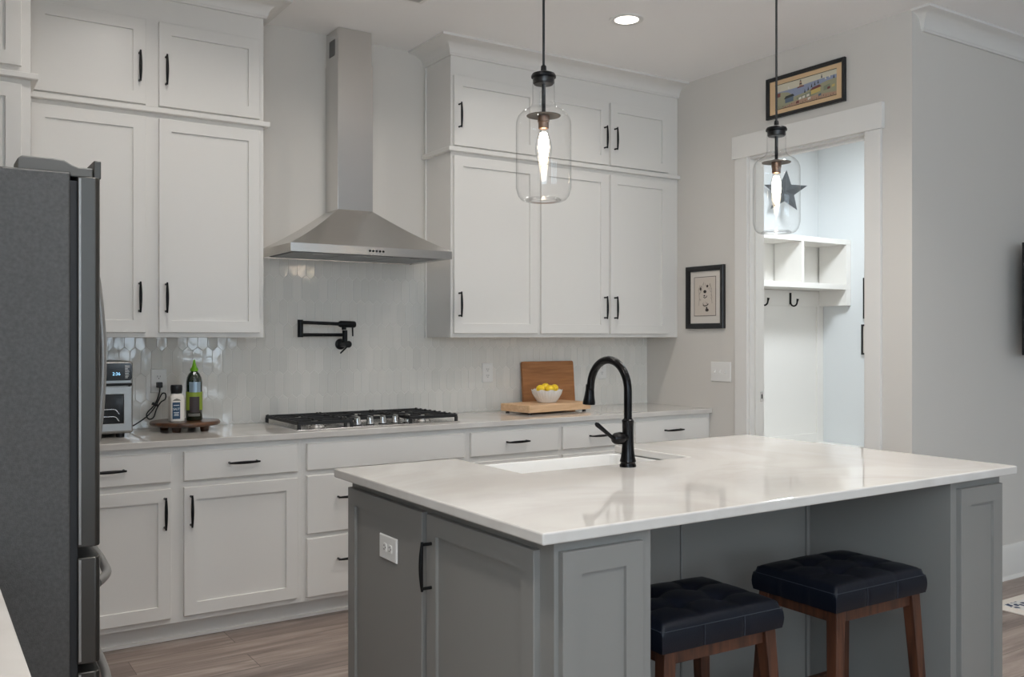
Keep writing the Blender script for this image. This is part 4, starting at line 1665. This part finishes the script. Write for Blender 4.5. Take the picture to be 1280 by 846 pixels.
stroke(soft, [(0.62, 0.28), (0.67, 0.38), (0.66, 0.50), (0.68, 0.60)], 0.0018)
soft.build('pencil_lines', M['ink_soft'], sk)

# harbour picture
y0, y1, z0, z1 = 3.234, 3.790, 2.677, 2.921
t, fm = framed('framed_picture', 'black framed harbour scene hanging above the doorway', y0, y1, z0, z1, 0.022, 0.022, M['tan_mat'])
W_, H_ = y1 - y0, z1 - z0
pc = [rgb(214, 206, 184), rgb(148, 156, 180), rgb(164, 160, 132), rgb(98, 112, 126), rgb(206, 182, 112), rgb(120, 70, 66), rgb(56, 58, 54), rgb(226, 220, 208), rgb(184, 150, 126), rgb(136, 142, 120)]
pm = [mat('print_%s' % n_, c_, 0.7, bump=0.01) for n_, c_ in zip(('cream', 'sea', 'meadow', 'slate', 'straw', 'brick', 'dark', 'white', 'clay', 'moss'), pc)]
P0, P1, Q0, Q1 = 0.115, 0.895, 0.205, 0.80
pic = MB()
lay_n = [0.0085]
def patch(poly, mi, n=None):
    lay_n[0] += 0.00006
    pic.face([fm(A(P0 + u * (P1 - P0)), B(Q0 + v * (Q1 - Q0)), lay_n[0] if n is None else n) for u, v in poly], mi)
patch([(0, 0), (1, 0), (1, 1), (0, 1)], 0)
patch([(0, 0.30), (0.35, 0.30), (0.6, 0.24), (1, 0.20), (1, 0.55), (0, 0.7)], 1)
patch([(0, 0.34), (0.10, 0.33), (0.22, 0.40), (0.30, 0.55), (0.2, 0.7), (0, 0.8)], 2)
patch([(0, 0.62), (0.25, 0.66), (0.5, 0.58), (0.7, 0.44), (0.85, 0.36), (1, 0.34), (1, 1), (0, 1)], 2)
patch([(0.1, 0.98), (0.35, 0.82), (0.7, 0.80), (1, 0.86), (1, 1), (0.1, 1)], 8)
patch([(0.35, 0.72), (0.6, 0.62), (0.75, 0.70), (0.6, 0.80), (0.4, 0.82)], 9)
patch([(0, 0.36), (0.09, 0.34), (0.09, 0.50), (0, 0.52)], 5)
patch([(0.17, 0.64), (0.31, 0.60), (0.31, 0.80), (0.17, 0.82)], 3)
patch([(0.15, 0.65), (0.18, 0.54), (0.30, 0.51), (0.33, 0.60)], 6)
patch([(0.60, 0.58), (0.75, 0.52), (0.75, 0.70), (0.60, 0.75)], 4)
patch([(0.58, 0.59), (0.62, 0.48), (0.73, 0.43), (0.77, 0.52)], 5)
patch([(0.80, 0.55), (0.90, 0.50), (0.90, 0.70), (0.80, 0.72)], 9)
patch([(0.38, 0.30), (0.48, 0.28), (0.49, 0.33), (0.37, 0.35)], 5)
patch([(0.405, 0.30), (0.455, 0.29), (0.445, 0.10), (0.415, 0.10)], 8)
patch([(0.412, 0.22), (0.45, 0.215), (0.448, 0.17), (0.414, 0.175)], 6)
patch([(0.415, 0.10), (0.445, 0.10), (0.43, 0.03)], 6)
for u, v in ((0.50, 0.60), (0.555, 0.54), (0.61, 0.46), (0.66, 0.42), (0.715, 0.38), (0.77, 0.20), (0.96, 0.34)):
    patch([(u - 0.012, v), (u + 0.012, v), (u, v - 0.16)], 6)
for u, v in ((0.22, 0.27), (0.82, 0.30), (0.88, 0.27)):
    patch([(u, v), (u + 0.03, v), (u + 0.006, v - 0.12)], 7)
for u, v, c_ in ((0.40, 0.74, 7), (0.46, 0.72, 7), (0.53, 0.70, 7), (0.86, 0.62, 5), (0.93, 0.58, 4), (0.36, 0.86, 5), (0.55, 0.84, 7), (0.72, 0.80, 3)):
    patch([(u, v), (u + 0.045, v - 0.02), (u + 0.045, v + 0.07), (u, v + 0.09)], c_)
for i in range(26):
    u = 0.02 + i * 0.037
    patch([(u, 0.95 - 0.03 * math.sin(i)), (u + 0.012, 0.95 - 0.03 * math.sin(i)), (u + 0.010, 0.89 - 0.03 * math.sin(i))], (6, 5, 9)[i % 3])
pp = pic.build('print', pm, t)
ln = MB()
for b_ in ((P0, Q0, P1, Q0), (P0, Q1, P1, Q1)):
    ln.rings([ringmap(fm, A(b_[2]), A(b_[0]), B(b_[1]) - 0.0008, B(b_[1]) + 0.0008, 0.0078), ringmap(fm, A(b_[2]), A(b_[0]), B(b_[1]) - 0.0008, B(b_[1]) + 0.0008, 0.0122)])
ln.build('print_border', M['ink'], t)

# ------------------------------------------------------------------ mudroom contents
LY0, LY1 = 5.010, 5.310
t = thing('mudroom_locker', 'white locker with open cubbies seen through the doorway', 'locker', (6.0, YM - 0.001, 0))
LX0, LX1 = 4.96, XM - 0.001
m = MB()
m.box(LX0, LX1, LY1, YM - 0.001, 0.0, 2.21)
for x0, x1 in ((4.96, 5.02), (6.68, LX1)):
    m.box(x0, x1, LY1 - 0.016, LY1, 0.45, 1.69)
m.box(LX0, LX1, LY1 - 0.014, LY1, 1.64, 1.775)
m.box(LX0, LX1, LY1 - 0.014, LY1, 0.45, 0.53)
m.build('back_panel', M['trim'], t, bevel=0.001)
m = MB()
m.box(LX0, LX1, LY0, LY1 - 0.001, 2.165, 2.208)
m.build('top_shelf', M['trim'], t, bevel=0.0015)
m = MB()
m.box(LX0, LX1, LY0, LY1 - 0.001, 1.780, 1.825)
m.build('cubby_shelf', M['trim'], t, bevel=0.0015)
for x0, x1, zz in ((4.96, 4.99, 1.645), (5.545, 5.575, 1.8255), (6.125, 6.155, 1.8255), (6.70, LX1, 1.645)):
    m = MB()
    m.box(x0, x1, LY0 + 0.001, LY1 - 0.015, zz, 2.1645)
    m.build('divider', M['trim'], t, bevel=0.0015)
m = MB()
m.box(LX0, LX1, 4.87, LY1 - 0.001, 0.405, 0.45)
m.box(LX0 + 0.01, LX1, 4.92, LY1 - 0.001, 0.0, 0.4045)
m.build('bench', M['trim'], t, bevel=0.0015)


def hook(label, x):
    t = thing('coat_hook', label, 'hook', (x, LY1 - 0.014, 1.70), 'coat hooks on the locker')
    y = LY1 - 0.0145
    m = MB()
    m.box(x - 0.012, x + 0.012, y - 0.005, y, 1.655, 1.755)
    m.build('plate', M['black'], t, bevel=0.002)
    m = MB()
    pts = [(x, y - 0.004, 1.675)]
    for i in range(1, 10):
        a = PI * i / 9
        pts.append((x + 0.0, y - 0.004 - 0.035 * (1 - math.cos(a)), 1.675 - 0.035 * math.sin(a)))
    pts.append((x, y - 0.080, 1.700))
    m.tube(pts, [0.007] * (len(pts) - 1) + [0.011], 10)
    m.build('prong', M['black'], t, smooth=50)
    return t


hook('black coat hook fully in view on the white locker', 6.323)
hook('black coat hook half hidden by the door jamb', 5.958)

# tin star above the locker
sx, sy, sz = 6.138, 5.195, 2.592
t = thing('tin_star', 'grey metal barn star hanging above the locker behind the right pendant', 'star', (sx, sy, sz))
t.rotation_euler = (0, 0, R(-49.7))
m = MB()
ro, ri = 0.184, 0.078
ring = []
for k in range(10):
    a = R(90 + 36 * k - 4)
    r_ = ro if k % 2 == 0 else ri
    ring.append((r_ * math.cos(a), 0.0, r_ * math.sin(a)))
cv = m._v((0, -0.05, 0))
rv = [m._v(p) for p in ring]
for i in range(10):
    m.bm.faces.new((rv[i], rv[(i + 1) % 10], cv))
m.bm.faces.new(rv)
local_build(m, 'star_body', M['star'], t)
m = MB()
m.tube([(-0.09, 0.0, 0.045), (-0.110, 0.100, 0.050)], 0.003, 8)
local_build(m, 'hanger', M['star'], t)

for lab, y1_, z0_, z1_ in (('upper black frame cut off by the right door casing', 4.878, 1.530, 1.876), ('lower black frame with pale mat at the right door casing', 4.896, 1.226, 1.482)):
    framed('wall_frame', lab, y1_ - 0.28, y1_, z0_, z1_, 0.028 if z1_ > 1.6 else 0.014, 0.022, M['mat_board'], fx=XM)

# ------------------------------------------------------------------ television, rug
t = thing('television', 'black television at the right edge on the living room wall', 'television', (5.8, YL, 1.27))
m = MB()
m.box(5.212, 6.40, 2.700, 2.745, 1.272, 1.905)
m.build('casing', M['tvplastic'], t, bevel=0.004)
m = MB()
m.box(5.220, 6.392, 2.6975, 2.6998, 1.286, 1.897)
m.build('screen', M['screen'], t)
m = MB()
m.box(5.65, 5.95, 2.745, YL - 0.0005, 1.45, 1.75)
m.build('wall_bracket', M['tvplastic'], t, bevel=0.003)

t = thing('area_rug', 'cream and navy patterned rug on the floor at lower right', 'rug', (5.6, 1.6, 0))
m = MB()
m.box(4.585, 6.9, 0.2, 2.597, 0.0005, 0.009)
m.build('border', M['rug_edge'], t, bevel=0.003)
m = MB()
m.box(4.65, 6.835, 0.265, 2.54, 0.0085, 0.0115)
m.build('field', M['rug'], t)

# ------------------------------------------------------------------ ceiling fixtures
def can(label, x, y):
    t = thing('recessed_light', label, 'ceiling light', (x, y, CEIL))
    m = MB()
    m.lathe([(0.062, 0.0), (0.090, 0.0), (0.090, -0.003), (0.084, -0.007), (0.064, -0.005)], (x, y, CEIL), 40, cap=False)
    m.build('trim_ring', M['plastic'], t, smooth=40)
    m = MB()
    m.lathe([(0.001, -0.0005), (0.063, -0.0005), (0.063, -0.0035), (0.001, -0.0035)], (x, y, CEIL), 40)
    m.build('lens', M['can_lens'], t)
    l = area_light('can_or_fill_lamp', (0, 0, -0.010), 0.12, CAN_W, WARM, disk=True, spread=R(150))
    l.parent = t
    return t


can('round lit recessed light in the ceiling over the right cabinets', 3.19, 3.76)
can('lit recessed light in the ceiling before the range hood', 2.03, 3.76)
can('lit recessed light in the ceiling before the left cabinets', 0.87, 3.76)

t = thing('ceiling_vent', 'small grey louvred vent in the ceiling at top edge', 'vent', (2.01, 4.07, CEIL))
m = MB()
vx0, vx1, vy0, vy1 = 1.86, 2.165, 3.99, 4.15
m.rings([[(vx0, vy0, CEIL), (vx1, vy0, CEIL), (vx1, vy1, CEIL), (vx0, vy1, CEIL)], [(vx0, vy0, CEIL - .005), (vx1, vy0, CEIL - .005), (vx1, vy1, CEIL - .005), (vx0, vy1, CEIL - .005)],
         [(vx0 + .02, vy0 + .02, CEIL - .007), (vx1 - .02, vy0 + .02, CEIL - .007), (vx1 - .02, vy1 - .02, CEIL - .007), (vx0 + .02, vy1 - .02, CEIL - .007)],
         [(vx0 + .022, vy0 + .022, CEIL - .001), (vx1 - .022, vy0 + .022, CEIL - .001), (vx1 - .022, vy1 - .022, CEIL - .001), (vx0 + .022, vy1 - .022, CEIL - .001)]])
m.build('frame', M['plastic'], t)
m = MB()
for i in range(7):
    y = vy0 + 0.028 + i * 0.0165
    m.rings([[(vx0 + .022, y, CEIL - .0015), (vx1 - .022, y, CEIL - .0015), (vx1 - .022, y + 0.003, CEIL - .0015), (vx0 + .022, y + 0.003, CEIL - .0015)],
             [(vx0 + .022, y + 0.008, CEIL - .008), (vx1 - .022, y + 0.008, CEIL - .008), (vx1 - .022, y + 0.011, CEIL - .008), (vx0 + .022, y + 0.011, CEIL - .008)]])
m.build('louvres', M['vent_grey'], t)

# ------------------------------------------------------------------ pendants
def pendant():
    t = thing('pendant_lamp', 'clear glass jug pendant lamp nearer the hood, bulb lit', 'pendant lamp', (0, 0, 0), 'glass pendants over the island')
    # local z = 0 at the base of the glass
    m = MB()
    H = 0.383
    prof = [(0.040, 0.004), (0.060, 0.0), (0.070, 0.004), (0.080, 0.016), (0.087, 0.040), (0.087, 0.238), (0.0855, 0.252), (0.080, 0.266), (0.068, 0.279), (0.050, 0.289), (0.040, 0.297), (0.0355, 0.310), (0.035, 0.325), (0.035, H)]
    m.lathe(prof, (0, 0, 0), 64, cap=False)
    local_build(m, 'glass_shade', M['glass'], t, smooth=60)
    m = MB()   # thickened foot of the glass
    m.lathe([(0.036, 0.007), (0.040, 0.003), (0.052, 0.000), (0.056, 0.003), (0.050, 0.008), (0.040, 0.0095), (0.036, 0.007)], (0, 0, 0), 64, cap=False)
    local_build(m, 'glass_foot', M['glass'], t, smooth=60)
    m = MB()
    m.lathe([(0.001, 0.366), (0.030, 0.366), (0.0335, 0.370), (0.0335, 0.385), (0.039, 0.387), (0.0395, 0.392), (0.036, 0.399), (0.020, 0.405), (0.0095, 0.407), (0.0085, 0.423), (0.005, 0.427), (0.001, 0.427)], (0, 0, 0), 36)
    local_build(m, 'cap', M['black'], t, smooth=40)
    m = MB()
    m.cyl((0, 0, 0.278), (0, 0, 0.367), 0.0062, n=14)
    local_build(m, 'stem', M['black'], t, smooth=40)
    m = MB()
    m.lathe([(0.001, 0.269), (0.030, 0.268), (0.053, 0.2665), (0.054, 0.268), (0.030, 0.271), (0.012, 0.2785), (0.001, 0.279)], (0, 0, 0), 40)
    local_build(m, 'reflector_disc', M['disc'], t, smooth=40)
    m = MB()
    m.lathe([(0.001, 0.267), (0.0185, 0.267), (0.0185, 0.249), (0.0165, 0.247), (0.0165, 0.228), (0.014, 0.226), (0.001, 0.226)], (0, 0, 0), 28)
    local_build(m, 'socket', M['brass_socket'], t, smooth=40)
    m = MB()
    m.lathe([(0.0135, 0.226), (0.0145, 0.216), (0.021, 0.196), (0.0255, 0.176), (0.0265, 0.160), (0.022, 0.134), (0.014, 0.112), (0.005, 0.1015), (0.001, 0.101)], (0, 0, 0), 32, cap=False)
    bulb = local_build(m, 'bulb', M['glass'], t, smooth=60)
    m = MB()
    for k in range(6):
        a = PI / 6 + k * PI / 3
        m.tube([(0.006 * math.cos(a), 0.006 * math.sin(a), 0.214), (0.0125 * math.cos(a), 0.0125 * math.sin(a), 0.190), (0.0145 * math.cos(a), 0.0145 * math.sin(a), 0.168), (0.008 * math.cos(a), 0.008 * math.sin(a), 0.138), (0.003 * math.cos(a), 0.003 * math.sin(a), 0.116)], 0.0040, 8)
    fo_ = MB()
    local_build(m, 'filament', M['bulb'], bulb, smooth=50) if False else None
    bmesh.ops.translate(m.bm, verts=m.bm.verts, vec=t.location)
    fil = m.build('filament', M['bulb'], bulb, smooth=50)
    m = MB()
    m.cyl((0, 0, 0.425), (0, 0, 1.245), 0.0040, n=10)
    local_build(m, 'cord', M['cord'], t, smooth=40)
    return t


p1 = pendant()
p1.location = (1.663, 2.36, 1.800)
p2 = copy_tree(p1)
p2.location = (2.740, 2.36, 1.766)
p2['label'] = 'clear glass jug pendant lamp hanging before the doorway, bulb lit'
for x, lab in ((1.663, 'left'), (2.740, 'right')):
    m = MB()
    m.lathe([(0.001, 0), (0.062, 0), (0.062, -0.008), (0.050, -0.022), (0.008, -0.026), (0.001, -0.026)], (x, 2.36, CEIL), 32)
    o = m.build('ceiling_rose', M['black'], p1 if lab == 'left' else p2, smooth=40)

# ------------------------------------------------------------------ stools
def stool(label):
    t = thing('bar_stool', label, 'stool', (0, 0, 0), 'leather stools at the island')
    w, d, ch = 0.438, 0.325, 0.078
    zt_ = 0.630
    m = MB()
    nx, ny = 48, 36
    def top(u, v):
        ex = min(u, 1 - u) * w
        ey = min(v, 1 - v) * d
        r_ = 0.022
        def rnd(e):
            return r_ - math.sqrt(max(0, r_ * r_ - (r_ - e) ** 2)) if e < r_ else 0
        z = -max(rnd(ex), rnd(ey), 0)
        edge = min(1, min(ex, ey) / 0.05)
        su, sv = abs(math.sin(3 * PI * u)), abs(math.sin(2.0 * PI * v + PI / 2)) if False else abs(math.sin(3 * PI * v))
        puff = (su ** 0.45) * (sv ** 0.45)
        crown_ = 0.012 * math.sin(PI * u) ** 0.6 * math.sin(PI * v) ** 0.6
        du = min(abs(u - 1 / 3), abs(u - 2 / 3)) * w
        dv = min(abs(v - 1 / 3), abs(v - 2 / 3)) * d
        dim = math.exp(-(du * du + dv * dv) / (2 * 0.022 ** 2))
        return z + edge * (0.009 * puff - 0.006 - 0.016 * dim) + crown_
    grid = []
    for j in range(ny + 1):
        row = []
        for i in range(nx + 1):
            # denser near the rim
            u = 0.5 - 0.5 * math.cos(PI * i / nx) if False else i / nx
            v = j / ny
            row.append(m._v(((u - 0.5) * w, (v - 0.5) * d, zt_ + top(u, v))))
        grid.append(row)
    for j in range(ny):
        for i in range(nx):
            m.bm.faces.new((grid[j][i], grid[j][i + 1], grid[j + 1][i + 1], grid[j + 1][i]))
    loop = [grid[0][i] for i in range(nx + 1)] + [grid[j][nx] for j in range(1, ny + 1)] + [grid[ny][i] for i in range(nx - 1, -1, -1)] + [grid[j][0] for j in range(ny - 1, 0, -1)]
    prev = loop
    for k in range(1, 5):
        s = k / 4
        zz = zt_ - 0.022 - (ch - 0.022) * s
        cur = []
        for v0 in loop:
            bul = 0.004 * math.sin(PI * s)
            x, y = v0.co.x, v0.co.y
            uu = (x / w + 0.5)
            gx = min(abs(uu - 1 / 3), abs(uu - 2 / 3)) * w if abs(abs(y) - d / 2) < 1e-4 else 1
            vv = (y / d + 0.5)
            gy = min(abs(vv - 1 / 3), abs(vv - 2 / 3)) * d if abs(abs(x) - w / 2) < 1e-4 else 1
            gro = 0.003 * math.exp(-(min(gx, gy) / 0.008) ** 2)
            f_ = 1 + 2 * (bul - gro) / w
            g_ = 1 + 2 * (bul - gro) / d
            cur.append(m._v((x * f_, y * g_, zz)))
        n = len(loop)
        for i in range(n):
            m.bm.faces.new((prev[i], prev[(i + 1) % n], cur[(i + 1) % n], cur[i]))
        prev = cur
    m.bm.faces.new(prev)
    seat = local_build(m, 'seat', M['leather'], t, smooth=70)
    m = MB()
    hw, hd = w / 2 + 0.0012, d / 2 + 0.0012
    ze = zt_ - 0.021
    m.tube([(-hw + .01, -hd, ze), (hw - .01, -hd, ze), (hw, -hd + .01, ze), (hw, hd - .01, ze), (hw - .01, hd, ze), (-hw + .01, hd, ze), (-hw, hd - .01, ze), (-hw, -hd + .01, ze), (-hw + .01, -hd, ze)], 0.0009, 6)
    for k in (-1, 1):
        for sy in (-1, 1):
            m.tube([(k * w / 6, sy * (hd - 0.0005), ze), (k * w / 6, sy * (hd + 0.0008), zt_ - 0.05), (k * w / 6, sy * (hd - 0.0005), zt_ - ch + 0.002)], 0.0008, 6)
    local_build(m, 'stitching', M['thread'], seat)
    zs = zt_ - ch
    ax, ay = 0.183, 0.133
    bx_, by_ = 0.222, 0.160
    legs = {}
    for sx_ in (-1, 1):
        for sy_ in (-1, 1):
            m = MB()
            m.beam((sx_ * bx_, sy_ * by_, 0), (sx_ * ax, sy_ * ay, zs), 0.030, 0.030, 0.040, 0.040)
            local_build(m, 'leg', M['walnut'], t, bevel=0.0025)
    for sy_ in (-1, 1):
        m = MB()
        m.box(-ax + 0.019, ax - 0.019, sy_ * ay - 0.010, sy_ * ay + 0.010, zs - 0.040, zs)
        local_build(m, 'apron', M['walnut'], t, bevel=0.002)
    for sx_ in (-1, 1):
        m = MB()
        m.box(sx_ * ax - 0.010, sx_ * ax + 0.010, -ay + 0.019, ay - 0.019, zs - 0.040, zs)
        local_build(m, 'apron', M['walnut'], t, bevel=0.002)
    def lerp(z, p, q):
        return p + (q - p) * z / zs
    for z, axis in ((0.20, 'x'), (0.15, 'y')):
        lx, ly = lerp(z, bx_, ax), lerp(z, by_, ay)
        for s_ in (-1, 1):
            m = MB()
            if axis == 'x':
                m.box(-lx + 0.014, lx - 0.014, s_ * ly - 0.009, s_ * ly + 0.009, z - 0.016, z + 0.016)
            else:
                m.box(s_ * lx - 0.009, s_ * lx + 0.009, -ly + 0.014, ly - 0.014, z - 0.016, z + 0.016)
            local_build(m, 'stretcher', M['walnut'], t, bevel=0.002)
    return t


s1 = stool('dark tufted leather stool nearest the near island corner, partly hidden')
s1.location = (1.848, 1.925, 0)
s1.rotation_euler = (0, 0, R(-2.2))
s2 = copy_tree(s1)
s2['label'] = 'dark tufted leather stool further right, standing in front'
s2.location = (2.518, 1.912, 0)
s2.rotation_euler = (0, 0, R(-1.0))
